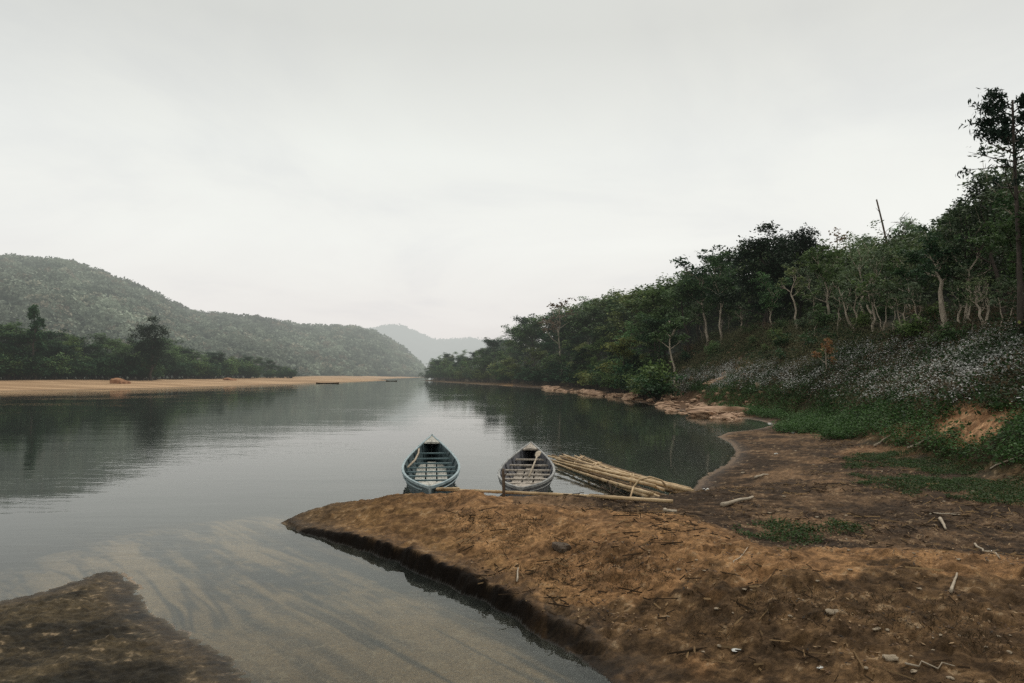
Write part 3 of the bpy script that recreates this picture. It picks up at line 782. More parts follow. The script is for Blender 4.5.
slim3 = make_tree('slender_tree', 6, 1.5, .5, 37, pal=P_, bark='bark_pale', trunk_r=.075, limbs=7, sparse=.7, fill=.2, per=18, leaf=.12, lean=-.1, fork=True)
for q, (px_, pt_, pb_) in enumerate(((672, 306, 346), (703, 296, 343), (731, 304, 339), (838, 286, 334), (892, 290, 332), (922, 280, 332), (975, 284, 334), (1003, 276, 338), (815, 300, 336), (885, 280, 330))):
    hero(px_, 0, pt_, (slim2, slim3)[q % 2], ('slim leaning', 'slim forked')[q % 2] + ' tree with a thin pale bare stem at the forest edge above the slope', 6.3, q * 1.3, py=pb_, group='slim pale-stemmed trees at the forest edge')
thick = make_tree('thick_trunk_tree', 8, 2.6, .6, 44, pal=D_, bark='bark_pale', trunk_r=.30, limbs=7, shape='flat', fill=.9)
hero(945, 28, 238, thick, 'tree with a thick pale fluted trunk above the flowering slope', 8.4, py=331)
# leafy tree at the right edge and the tall one over it
leafy = make_tree('broadleaf_tree', 11, 3.3, .35, 45, pal=((.014, .030, .018), (.050, .072, .034)), trunk_r=.2, limbs=11, per=34, leaf=.13, fill=.8, sparse=.95)
hero(1006, 31, 165, leafy, 'large open-crowned leafy tree rising highest above the wood behind the tall trunk', 11.3, .7, .9, py=322)
hero(1050, 0, 168, leafy, 'open-crowned leafy tree at the right edge of view beyond the tall trunk', 11.3, 4.2, 1.0, py=326)
hero(1030, 0, 205, TREES[0], 'mid green leafy tree directly behind the tall dark trunk', 10.4, 1.2, 1.1, py=328)
hero(968, 34, 200, leafy, 'open-crowned leafy tree stepping down left from the tallest crown', 11.3, 2.9, .7, py=320)

tall = empty('tall_tree')
tb = MB(); h = 11.0; rd = random.Random(4)
tr_pts = [np.array((.05 * math.sin(t * 5) * 1.5, 0, h * t - (.3 if t == 0 else 0))) for t in np.linspace(0, 1, 12)]
tb.tube(tr_pts, [.12 * (1 - .8 * t) + .02 for t in np.linspace(0, 1, 12)], 8, wob=.2)
tip_p = []
for q in range(32):
    f = .60 + .40 * q / 32 if q > 8 else .55 + .25 * q / 9
    p = np.array((0, 0, h * f)); az = q * 2.4 + rd.random()
    L = (2.6 * (1 - .55 * (f - .6) / .4)) * rd.uniform(.7, 1.1); d = np.array((math.cos(az), math.sin(az), rd.uniform(.1, .5)))
    pts = [p]; 
    for k in range(5):
        d = d + np.array((rd.gauss(0, .15), rd.gauss(0, .15), rd.gauss(.04, .1))); d /= np.linalg.norm(d); pts.append(pts[-1] + d * L / 5)
    tb.tube(pts, [.035, .03, .024, .018, .012, .006], 5, cap=False)
    for k in (2, 3, 4):
        dd = d + np.array((rd.gauss(0, .6), rd.gauss(0, .6), rd.gauss(.1, .3))); e = pts[k] + dd * rd.uniform(.25, .5)
        tb.tube([pts[k], e], [.014, .005], 4, cap=False)
        if f > .78 or rd.random() < .3: tip_p.append((e, dd))
    if f > .78: tip_p += [(pts[-1], d), (pts[-2], d), (pts[3], d)]
tb.build('trunk', M['bark_dark'], tall, smooth=True)
rg = np.random.default_rng(5); Ps = []; 
for e, d in tip_p:
    k = 34; Ps.append(e + rg.normal(size=(k, 3)) * .11 + np.outer(rg.random(k) - .6, d) * .45)
P = np.concatenate(Ps); V, Qd = leaf_quads(P, .09 + .07 * rg.random(len(P)), up=-.1, aspect=.3, droop=.6, rg=rg)
mesh_np('crown', V, Qd, M['leaf_dark'], tall, colors=np.repeat(np.array((.016, .028, .018)) + rg.random((len(P), 1)) * np.array((.02, .03, .02)), 4, axis=0), smooth=False)
hero(1021, 24, 95, tall, 'tall thin tree with a bare dark trunk and tufted top, highest in view', 11.0, .4, py=338)

sb = MB(); pts = [np.array((-2.2 * t * 1.0 + .03 * math.sin(9 * t), 0, -.4 + 9 * t)) for t in np.linspace(0, 1, 10)]
sb.tube(pts, [.12 - .06 * t for t in np.linspace(0, 1, 10)], 8, wob=.3)
sb.tube([pts[6], pts[6] + np.array((.5, .1, .8))], [.05, .01], 5); sb.tube([pts[8], pts[8] + np.array((-.3, .1, .4))], [.03, .008], 5)
snag = sb.build('dead_trunk', M['old_wood'], smooth=True)
ys = 62; xs = (906 - 512) / F * ys; zs = hz(xs, ys); Hs = CAMZ + (373 - 198) / F * ys - zs
snag.location = (xs, ys, zs); snag.scale = (1.0,) * 2 + (Hs / 8.6,)
tag(snag, 'bare dead trunk leaning left above the forest canopy', 'dead tree')

bare = make_tree('bare_tree', 8, 2.2, .45, 51, bark='bark_dark', trunk_r=.06, limbs=12, sparse=0)
hero(908, 58, 206, bare, 'leafless tree with fine twigs right of the leaning dead trunk', 8.2, 0, 1.1, group=None)
brown = make_tree('half_bare_tree', 9, 2.6, .45, 52, pal=B_, bark='bark_pale', trunk_r=.12, limbs=10, sparse=.5, fill=.1, per=12)
hero(838, 76, 228, brown, 'brown thin-leaved tree right of the two dark crowns', 9.2)
hero(560, 128, 296, brown, 'brown thin-leaved tree on the skyline above the far waterside forest', 9.2, 2, group=None)

# dry orange sapling on the slope
osap = make_tree('dry_sapling', 2.2, .8, .2, 53, pal=((.12, .07, .035), (.27, .155, .075)), bark='bark_pale', trunk_r=.05, limbs=6, sparse=.7, fill=.15, per=12, leaf=.08)
hero(826, 34, 338, osap, 'dry orange-brown sapling among scrub on the slope', 2.3, py=376)

# ------------------------------------------------------------------ waterside and slope bushes
bl = ['mid green', 'very dark green', 'yellowish green', 'dry brown', 'pale grey-green']
nb = 0; bpl = []
for t in range(1600):
    i = random.randrange(11, 21); a, b = BASE[i], BASE[i + 1]; u = random.random()
    x = a[0] + (b[0] - a[0]) * u; y = a[1] + (b[1] - a[1]) * u
    x += random.uniform(-1.4, 2.0); z = hz(x, y)
    if z < .03: continue
    px, py = proj(x, y, z)
    if not 410 < px < 660: continue
    if any((p - x) ** 2 + (q - y) ** 2 < (1.5 + y / 90) ** 2 for p, q in bpl): continue
    bpl.append((x, y)); k = random.choice((0, 1, 1, 2, 0))
    place(BUSH[k], x, y, random.uniform(.8, 1.5) * (1 + y / 300), bl[k] + ' bush overhanging the dark water below the right bank forest', 'bush', 'bushes along the water edge', z=z)
    nb += 1
    if nb > 70: break
nb2 = 0
for t in range(1600):
    y = random.uniform(15, 75); px = random.uniform(630, 1080); x = (px - 512) / F * y; s_ = sdist(x, y)
    if not (4.0 < s_ < 12): continue
    qx, qy = proj(x, y, hz(x, y))
    if qy > (366 if qx < 870 else 350) or (qy > 340 and random.random() < .3) or min(abs(qx - h_) for h_ in HPX) < 8: continue
    if any((p - x) ** 2 + (q - y) ** 2 < 1.25 ** 2 for p, q in bpl): continue
    bpl.append((x, y)); k = random.choice((0, 1, 1, 3, 0, 4, 2, 0))
    place(BUSH[k], x, y, random.uniform(.35, .8), bl[k] + ' bush at the foot of the trees above the flowering slope', 'bush', 'bushes below the forest edge')
    nb2 += 1
    if nb2 > 200: break
print('bushes', nb, nb2)

# ------------------------------------------------------------------ ground cover (stuff)
def in_poly_px(px, py, pts): return inside(px, py, pts)
def scatter(nw, xr, yr, polys, smin=-99, smax=99, fall=0, zmin=.06, seed=1, thr=0, nsc=.9):
    rg = np.random.default_rng(seed)
    x = rg.uniform(*xr, nw); y = rg.uniform(*yr, nw)
    # cheap mask first
    z0 = np.zeros(nw)
    d = seg_dist(x, y, BASE, False); s = np.where(inside(x, y, SLOPE_POLY), d, -d)
    k = (s > smin) & (s < smax)
    if thr: k &= fbm(x * nsc, y * nsc, seed + 5, 4) > thr
    x, y = x[k], y[k]; z, A_ = height(x, y)
    px, py = proj(x, y, z)
    m = np.zeros(len(x), bool)
    jx = (fbm(x * 1.2, y * 1.2, seed + 9, 4) - .5) * 50; jy = (fbm(x * 1.2 + 9, y * 1.2, seed + 10, 4) - .5) * 26
    for p in polys: m |= in_poly_px(px + jx, py + jy, p)
    m &= z > zmin
    if seed in (13, 3, 23, 29): m &= ~((((px - 972) / 30) ** 2 + ((py - 424) / 20) ** 2 + (fbm(x * 1.4, y * 1.4, 77) - .5) * 4.5) < 1)
    return x[m], y[m], z[m]

def tufts(name, X, Y, Z, nl, hgt, spread, size, pal, mat, seed, label, cat, up=.5, flowers=None, stems=True, droop=0, aspect=.5):
    rg = np.random.default_rng(seed); n = len(X)
    base = np.repeat(np.stack([X, Y, Z], -1), nl, axis=0); H = np.repeat(hgt * (.5 + rg.random(n)), nl)
    t = rg.random(len(base)); off = rg.normal(size=(len(base), 2)) * spread
    P = base.copy(); P[:, :2] += off; P[:, 2] += H * t ** .7
    S = size * (.6 + .8 * rg.random(len(P)))
    V, Qd = leaf_quads(P, S, up=up, rg=rg, aspect=aspect, droop=droop)
    p0, p1 = np.array(pal[0]), np.array(pal[1]); tone = np.repeat(rg.random(n), nl) * .5 + .5 * rg.random(len(P)) * (.4 + .6 * t)
    Cc = p0 + (p1 - p0) * tone[:, None]
    if flowers is not None:
        fm = (rg.random(len(P)) < flowers[0] * np.clip((fbm(P[:, 0] * .8, P[:, 1] * .8, 3, 4) - .36) * 8, .06, 1.3)) & (t > .35)
        Cc[fm] = np.array(flowers[1]) * (.55 + .6 * rg.random((fm.sum(), 1)))
    o = mesh_np(name, V, Qd, M[mat], colors=np.repeat(Cc, 4, axis=0), smooth=False)
    return tag(o, label, cat, kind='stuff')

# flowering weeds over the slope
FL = [[(664, 374), (676, 368), (730, 366), (780, 368), (812, 366), (840, 352), (880, 345), (1100, 332), (1100, 420), (1000, 408), (960, 412), (900, 408), (800, 396), (740, 388), (672, 388)]]
X, Y, Z = scatter(110000, (6, 34), (11, 66), FL, .5, 10, seed=3, thr=.31)
print('flower plants', len(X))
tufts('flowering_weeds', X, Y, Z, 10, .40, .16, .040, ((.028, .050, .026), (.115, .155, .085)), 'leaf', 5,
      'grey-white flowering weeds covering the slope below the forest', 'weeds', flowers=(.66, (.78, .78, .74)), up=1.0)
# deep green weeds at the foot of the slope
GW = [[(690, 382), (800, 388), (900, 396), (1000, 404), (1100, 396), (1100, 480), (1000, 468), (930, 456), (860, 440), (790, 432), (745, 416), (700, 398)]]
X, Y, Z = scatter(130000, (6, 26), (6, 60), GW, -1.6, 7, seed=13, thr=.34)
print('green plants', len(X))
tufts('green_weeds', X, Y, Z, 9, .28, .12, .038, ((.014, .040, .014), (.085, .170, .050)), 'leaf', 6,
      'low deep green weeds along the foot of the slope', 'weeds')
# all-over dark scrub on the slope
SC_ = [[(640, 340), (1120, 300), (1120, 440), (900, 420), (700, 395), (640, 388)]]
X, Y, Z = scatter(50000, (6, 40), (12, 75), SC_, .8, 12, seed=23, thr=.5, nsc=.5)
print('scrub', len(X))
tufts('dry_scrub', X, Y, Z, 9, .45, .2, .06, ((.040, .034, .020), (.18, .13, .075)), 'leaf', 7,
      'tangled dry brown scrub between the flowering weeds and the trees', 'scrub', up=.0, aspect=.3)
X, Y, Z = scatter(60000, (8, 40), (18, 80), [[(640, 345), (700, 336), (880, 332), (880, 350), (830, 366), (800, 384), (740, 372), (640, 388)]], .8, 14, seed=71, thr=.42, nsc=.8)
tufts('dry_brush', X, Y, Z, 10, .8, .2, .055, ((.035, .042, .020), (.20, .19, .10)), 'leaf', 17,
      'dry tan brush between the two dark crowns and the band of white flowers', 'brush', up=.0, aspect=.28)
X, Y, Z = scatter(36000, (6, 40), (12, 75), SC_, .8, 12, seed=29, thr=.47, nsc=.45)
tufts('undergrowth', X, Y, Z, 9, .5, .22, .06, ((.010, .024, .010), (.050, .082, .034)), 'leaf_dark', 8,
      'dark green undergrowth on the slope under the forest edge', 'undergrowth', up=.2)
# creeping green on the damp flat
CR = [[(850, 462), (930, 440), (1100, 430), (1100, 512), (1000, 505), (920, 498), (860, 480)], [(740, 520), (800, 512), (860, 530), (800, 545), (755, 542)]]
X, Y, Z = scatter(110000, (2.5, 16), (6, 22), CR, -9, 2.5, seed=33, thr=.42, nsc=1.3)
print('creeper', len(X))
tufts('creeping_grass', X, Y, Z, 5, .045, .05, .018, ((.018, .040, .012), (.070, .115, .034)), 'leaf', 9,
      'patchy creeping green grass on the damp flat below the slope', 'grass')
# dry straw and leaf litter
LT = [[(440, 500), (1100, 500), (1100, 690), (600, 690), (480, 590)], [(700, 440), (860, 440), (1000, 500), (1000, 560), (700, 500)]]
X, Y, Z = scatter(60000, (-1.5, 12), (3.0, 22), LT, -12, 1.0, seed=43, thr=.50, nsc=1.6, zmin=.15)
print('litter', len(X))
rgl = np.random.default_rng(3)
P = np.stack([X, Y, Z + .012], -1); V, Qd = leaf_quads(P, .012 + .014 * rgl.random(len(P)), up=1.2, aspect=.4, rg=rgl)
Cc = np.where(rgl.random((len(P), 1)) < .35, np.array((.30, .20, .11)), np.where(rgl.random((len(P), 1)) < .4, np.array((.035, .025, .018)), np.array((.15, .09, .05)))) * (.6 + .7 * rgl.random((len(P), 1)))
o = mesh_np('leaf_litter', V, Qd, M['leaf'], colors=np.repeat(Cc, 4, axis=0), smooth=False); tag(o, 'dry leaves and bits of straw scattered over the brown bank', 'leaf litter', kind='stuff')
# twigs and straw lying flat
X, Y, Z = scatter(12000, (-1.5, 12), (3.0, 24), LT + [[(560, 480), (1100, 450), (1100, 560), (560, 520)]], -12, 1.0, seed=53, thr=.50, nsc=1.1, zmin=.12)
print('twigs', len(X))
V = []; Qf = []; Cc = []
for x, y, z in zip(X, Y, Z):
    a = rgl.random() * 3.14; L = rgl.uniform(.02, .05) if rgl.random() < .75 else rgl.uniform(.06, .18); w = .003 + .004 * rgl.random(); ca, sa = math.cos(a), math.sin(a)
    dz = rgl.normal() * .012; b = len(V); zz = z + .014
    V += [(x - ca * L - sa * w, y - sa * L + ca * w, zz - dz), (x - ca * L + sa * w, y - sa * L - ca * w, zz - dz), (x + ca * L + sa * w, y + sa * L - ca * w, zz + dz), (x + ca * L - sa * w, y + sa * L + ca * w, zz + dz),
          (x - ca * L, y - sa * L, zz - dz + w * 2), (x + ca * L, y + sa * L, zz + dz + w * 2)]
    Qf += [(b, b + 3, b + 5, b + 4), (b + 1, b + 4, b + 5, b + 2)]
    c = np.array((.26, .19, .12) if rgl.random() < .45 else (.045, .032, .022)) * rgl.uniform(.6, 1.3); Cc += [c] * 6
o = mesh_np('twig_litter', np.array(V), np.array(Qf), M['leaf'], colors=np.array(Cc), smooth=False); tag(o, 'fine dry twigs strewn across the damp bank', 'twig litter', kind='stuff')
# wiry dry tufts in the foreground scrub
TF = [[(560, 560), (640, 560), (740, 590), (1100, 600), (1100, 720), (640, 720), (600, 650)], [(430, 500), (520, 505), (600, 560), (640, 600), (560, 600), (480, 560)]]
X, Y, Z = scatter(16000, (-1.5, 7), (3.0, 12), TF, -12, 1.0, seed=63, thr=.56, nsc=1.8, zmin=.12)
print('wiry', len(X))
tufts('dry_grass', X, Y, Z, 6, .05, .035, .022, ((.030, .022, .013), (.14, .095, .05)), 'leaf', 11, 'matted dry grass tufts on the near bank', 'dry grass', up=-.2, aspect=.12)

# ------------------------------------------------------------------ far left bank: dark trees, hills
SKY_L = np.array([(-80, 318), (0, 321), (18, 324), (60, 329), (85, 333), (105, 330), (125, 338), (150, 327), (165, 336), (200, 347), (240, 354), (265, 358), (285, 366), (300, 374)], float)
lab_l = ['dark tree in the wood behind the far sand bar'] * 8
lp = []; nl_ = 0
for t in range(2500):
    px = random.uniform(-70, 292); yb = float(np.interp(px, [-80, 0, 150, 300], [112, 118, 142, 205])) + random.uniform(0, 16) ** 1.0
    x = (px - 512) / F * yb
    if any((a - x) ** 2 + (b - yb) ** 2 < (2.2 + yb / 170) ** 2 for a, b in lp): continue
    z = hz(x, yb); pt = float(np.interp(px, SKY_L[:, 0], SKY_L[:, 1])); H = CAMZ + (373 - pt) / F * yb - z
    H *= random.uniform(.7, 1.0) if random.random() < .7 else random.uniform(.4, .6)
    if H < 1.5: continue
    lp.append((x, yb)); k = random.choice((0, 1, 1, 1, 0, 4, 1))
    place(TREES[k], x, yb, H / 10.4, KL[k] + ' tree in the dark wood behind the far sand bar', 'tree', 'trees behind the far sand bar', z=z, sx=random.uniform(1.25, 1.7)); nl_ += 1
    if nl_ > 120: break
for t in range(190):
    px = random.uniform(-70, 292); yb = float(np.interp(px, [-80, 0, 150, 300], [111, 117, 140, 202])) + random.uniform(-1, 3)
    x = (px - 512) / F * yb; k = random.choice((1, 1, 0))
    if t < 150: place(BUSH[k], x, yb, random.uniform(1.3, 2.3) * (1 if px < 250 else .6), bl[k] + ' bush at the foot of the dark wood behind the far sand bar', 'bush', 'bushes behind the far sand bar')
ltall = make_tree('tall_bushy_tree', 14, 2.7, .35, 61, pal=D_, lm='leaf_dark', trunk_r=.25, limbs=9, per=40, leaf=.22, fill=.6)
def heroL(px, y, pt, t, sh, lab, sx=1): hero(px, y, pt, t, lab, sh, 1, sx)
heroL(36, 122, 299, ltall, 14.4, 'tall ragged tree standing above the dark wood behind the sand bar', .8)
heroL(152, 138, 321, big, 12.3, 'broad dark tree, second highest behind the far sand bar', .9)
# earth cuts behind sand bar
def lump_mesh(name, seed, n=14, m=8, rough=.3, squash=.6):
    rg = np.random.default_rng(seed); V = []; Fc = []
    ph = rg.random(6) * 6.28; k = rg.normal(size=(5, 3))
    for i in range(m + 1):
        th = math.pi * i / m
        for j in range(n):
            a = 2 * math.pi * j / n; d = np.array((math.sin(th) * math.cos(a), math.sin(th) * math.sin(a), math.cos(th)))
            r = 1 + rough * sum(math.sin(2.1 * np.dot(k[q], d) + ph[q]) / (q + 1.5) for q in range(5)) * .6 + rough * .15 * rg.normal()
            if i in (0, m): r = 1
            d = np.sign(d) * np.abs(d) ** .8
            V.append(d * r * np.array((1, 1, squash)))
    for i in range(m):
        for j in range(n):
            Fc.append((i * n + j, (i + 1) * n + j, (i + 1) * n + (j + 1) % n, i * n + (j + 1) % n))
    return V, Fc
for (px, yy, w_, h_, lab) in ((122, 121.5, 1.3, .8, 'larger bare reddish earth bank behind the far sand bar'), (231, 160, 1.2, .5, 'smaller bare reddish earth bank further along the far sand bar')):
    V, Fc = lump_mesh('e', 5, 24, 12, .35, 1); b = MB(); b.add([(v[0] * w_, v[1] * 1.5, v[2] * h_) for v in V], Fc)
    o = b.build('earth_bank', M['earth_cut'], smooth=False); x = (px - 512) / F * yy; o.location = (x, yy, hz(x, yy)); tag(o, lab, 'earth bank')

# wooded hills
def hill(name, ridge, basep, depth, mat, label, nu=240, nv=60, rough=2.0, back=2.0):
    """ridge: [(px, py, Y)], base distance function; real terrain between the base line and the ridge"""
    rp = np.array(ridge, float); bp_ = np.array(basep, float); pxs = np.linspace(rp[0, 0], rp[-1, 0], nu)
    ry = np.interp(pxs, rp[:, 0], rp[:, 1]); rY = np.interp(pxs, rp[:, 0], rp[:, 2]); bY = np.interp(pxs, bp_[:, 0], bp_[:, 1])
    v = np.concatenate([np.linspace(0, 1, nv), np.linspace(1.05, back, 12)])
    PX, VV = np.meshgrid(pxs, v, indexing='ij'); RY = np.repeat(ry[:, None], len(v), 1); RYY = np.repeat(rY[:, None], len(v), 1); BY = np.repeat(bY[:, None], len(v), 1)
    Yw = BY + (RYY - BY) * VV; X = (PX - 512) / F * np.where(VV <= 1, Yw, RYY + (Yw - RYY) * .6)
    zr = CAMZ + (373 - RY) / F * RYY
    prof = np.where(VV <= 1, np.sin(np.clip(VV, 0, 1) * math.pi / 2) ** 1.15, 1 - .5 * np.clip(VV - 1, 0, 2))
    bumps = (fbm(X / 60, Yw / 60, 71, 4) - .5) * rough * 10 * np.sin(np.clip(VV, 0, 1) * math.pi) * np.clip(zr / 60, .1, 1)
    Z = -.5 + (zr + .5) * prof + bumps
    V = np.stack([X, Yw, Z], -1).reshape(-1, 3); id_ = np.arange(nu * len(v)).reshape(nu, len(v))
    Qh = np.stack([id_[:-1, :-1], id_[1:, :-1], id_[1:, 1:], id_[:-1, 1:]], -1).reshape(-1, 4)
    o = mesh_np(name, V, Qh, mat); tag(o, label, 'hill', kind='structure')
    return X, Yw, Z, V
M['hill_green'] = noisy_mat('hill_green', (.02, .032, .018), (.045, .060, .035), .08, .95, .3)
RIDGE1 = [(-420, 300, 330), (-250, 262, 350), (-120, 258, 360), (0, 270, 380), (60, 273, 390), (100, 283, 400), (150, 302, 410), (190, 321, 420), (230, 324, 440), (260, 326, 450), (300, 334, 470),
          (325, 333, 480), (350, 333, 490), (375, 338, 500), (400, 352, 500), (415, 366, 480), (424, 376, 460)]
Xh, Yh, Zh, Vh = hill('hill', RIDGE1, [(-420, 170), (0, 185), (150, 215), (250, 250), (300, 280), (360, 330), (424, 400)], 1, M['hill_green'], 'long wooded hill behind the far sand bar', rough=.7)
# its canopy: thousands of crowns seen as one mass
def canopy(name, Xh, Yh, Zh, n, crown, per, leaf, seed, label, pal, vmax=62):
    rg = np.random.default_rng(seed); nu, nv = Xh.shape
    u = rg.random(n) * (nu - 1.001); v = rg.random(n) ** .8 * (vmax - 1.001); i = u.astype(int); j = v.astype(int); fu = u - i; fv = v - j
    bl_ = lambda A_: (A_[i, j] * (1 - fu) + A_[i + 1, j] * fu) * (1 - fv) + (A_[i, j + 1] * (1 - fu) + A_[i + 1, j + 1] * fu) * fv
    c = np.stack([bl_(Xh), bl_(Yh), bl_(Zh)], -1); r = crown * (.5 + .9 * rg.random(n) ** 2); c[:, 2] += r * .5
    d = rg.normal(size=(n, per, 3)); d /= np.linalg.norm(d, axis=2)[..., None]; d[..., 2] = np.abs(d[..., 2]) * 1.0 - .15
    P = c[:, None] + d * r[:, None, None] * np.array((1, 1, .95)) * (.8 + .25 * rg.random((n, per, 1)))
    tone = ((rg.random((n, 1)) - .2) * .9 + .3 * rg.random((n, per)) + .35 * d[..., 2])[..., None]; tone = np.clip(tone, 0, 1.3)
    p0, p1 = np.array(pal[0]), np.array(pal[1]); Cc = (p0 + (p1 - p0) * tone).reshape(-1, 3)
    big_ = (fbm(c[:, 0] / 45, c[:, 1] / 45, 55, 3) - .5)[:, None, None] * 1.3 + 1; Cc = (Cc.reshape(n, per, 3) * np.clip(big_, .55, 1.5)).reshape(-1, 3)
    brown = (rg.random(n) < .12)[:, None, None] * np.array((.05, .015, .01)); Cc = Cc + np.broadcast_to(brown, (n, per, 3)).reshape(-1, 3)
    P = P.reshape(-1, 3); nrm_up = .15
    V, Qd = leaf_quads(P, leaf * (.6 + .8 * rg.random(len(P))), up=nrm_up, aspect=.7, rg=rg)
    o = mesh_np(name, V, Qd, M['leaf'], colors=np.repeat(Cc, 4, axis=0), smooth=False)
    tag(o, label, 'forest', kind='stuff')
canopy('forest', Xh, Yh, Zh, 10000, 3.0, 56, .62, 81, 'hazy grey-green forest covering the long hill across the river', ((.034, .052, .040), (.165, .192, .145)))
M['hill_far'] = noisy_mat('hill_far', (.04, .05, .04), (.07, .08, .06), .02, .95, .3)
Xf, Yf, Zf, _ = hill('hill', [(330, 352, 1400), (365, 334, 1450), (385, 329, 1500), (400, 330, 1500), (415, 336, 1500), (435, 344, 1500), (455, 343, 1500), (475, 342, 1500), (500, 348, 1500), (560, 356, 1450)],
     [(330, 900), (560, 900)], 1, M['hill_far'], 'pale hazy hill closing the river valley', nu=120)
canopy('forest', Xf, Yf, Zf, 2500, 4.5, 16, 2.0, 82, 'faint forest on the pale distant hill', ((.03, .04, .03), (.09, .10, .08)))

# ------------------------------------------------------------------ rocks of the right shore
ROCKS = []
for sd_ in range(6):
    V, Fc = lump_mesh('r', 100 + sd_, 11, 7, .45, .55); me = MB(); me.add(V, Fc); o = me.build('rock', M['rock'], smooth=False); ROCKS.append(o)
used_r = set()
def put_rock(k, x, y, z, s, lab, grp, name=None, sxyz=None):
    o = ROCKS[k]
    if k in used_r: o = o.copy(); COL.objects.link(o)
    used_r.add(k); o.location = (x, y, z); o.rotation_euler = (random.uniform(-.2, .2), random.uniform(-.2, .2), random.random() * 6.28)
    o.scale = sxyz or (s * random.uniform(.8, 1.5), s * random.uniform(.7, 1.1), s * random.uniform(.6, 1.1))
    o['label'] = lab; o['category'] = 'rock'
    if grp: o['group'] = grp
    return o
RP = [(646, 398), (700, 393), (752, 398), (764, 408), (744, 415), (716, 414), (690, 411), (668, 407)]
nrk = 0; tries = 0; SHORE = [BAY[i] for i in range(8, 19)]
while nrk < 260 and tries < 9000:
    tries += 1
    px = random.uniform(640, 768); py = random.uniform(393, 417)
    if not inside(np.array([px]), np.array([py]), RP)[0]: continue
    p = at(px, py, .25); x, y = p[0], p[1]; z = hz(x, y)
    put_rock(random.randrange(6), x, y, max(z, -.05) + .03, random.choice((.10, .14, .17, .2, .26, .34)), 'tan rock in the jumble of stones along the right shore of the bay', 'rocks piled along the right shore'); nrk += 1
for t in range(60):
    px = random.uniform(545, 640); py = 388.5 + (px - 545) * .105 + random.uniform(-1, .8); p = at(px, py, .05)
    put_rock(random.randrange(6), p[0], p[1], max(hz(p[0], p[1]), -.05) + .05, random.uniform(.3, .7), 'small tan rock in the thin line of stones below the waterside bushes', 'stones along the far waterline')
p = at(722, 411, .2); put_rock(1, p[0], p[1], .22, 1, 'long pale boulder lying at the water edge, largest of the rocks', None, sxyz=(1.5, .55, .4)).rotation_euler = (0, 0, -.2)
p = at(702, 415, .05); put_rock(2, p[0], p[1], .15, 1, 'dark wet boulder at the water edge left of the long pale boulder', None, sxyz=(.7, .5, .5))
p = at(629, 400.5, .0); put_rock(3, p[0], p[1], .1, 1, 'lone pale rock standing out in the dark water', None, sxyz=(.42, .35, .45))
p = at(606, 396, .0); put_rock(4, p[0], p[1], .05, 1, 'small lone rock far out in the dark water', None, sxyz=(.6, .3, .2))
dark_rock = noisy_mat('dark_rock', (.02, .018, .015), (.06, .05, .04), 3, .5, .5)

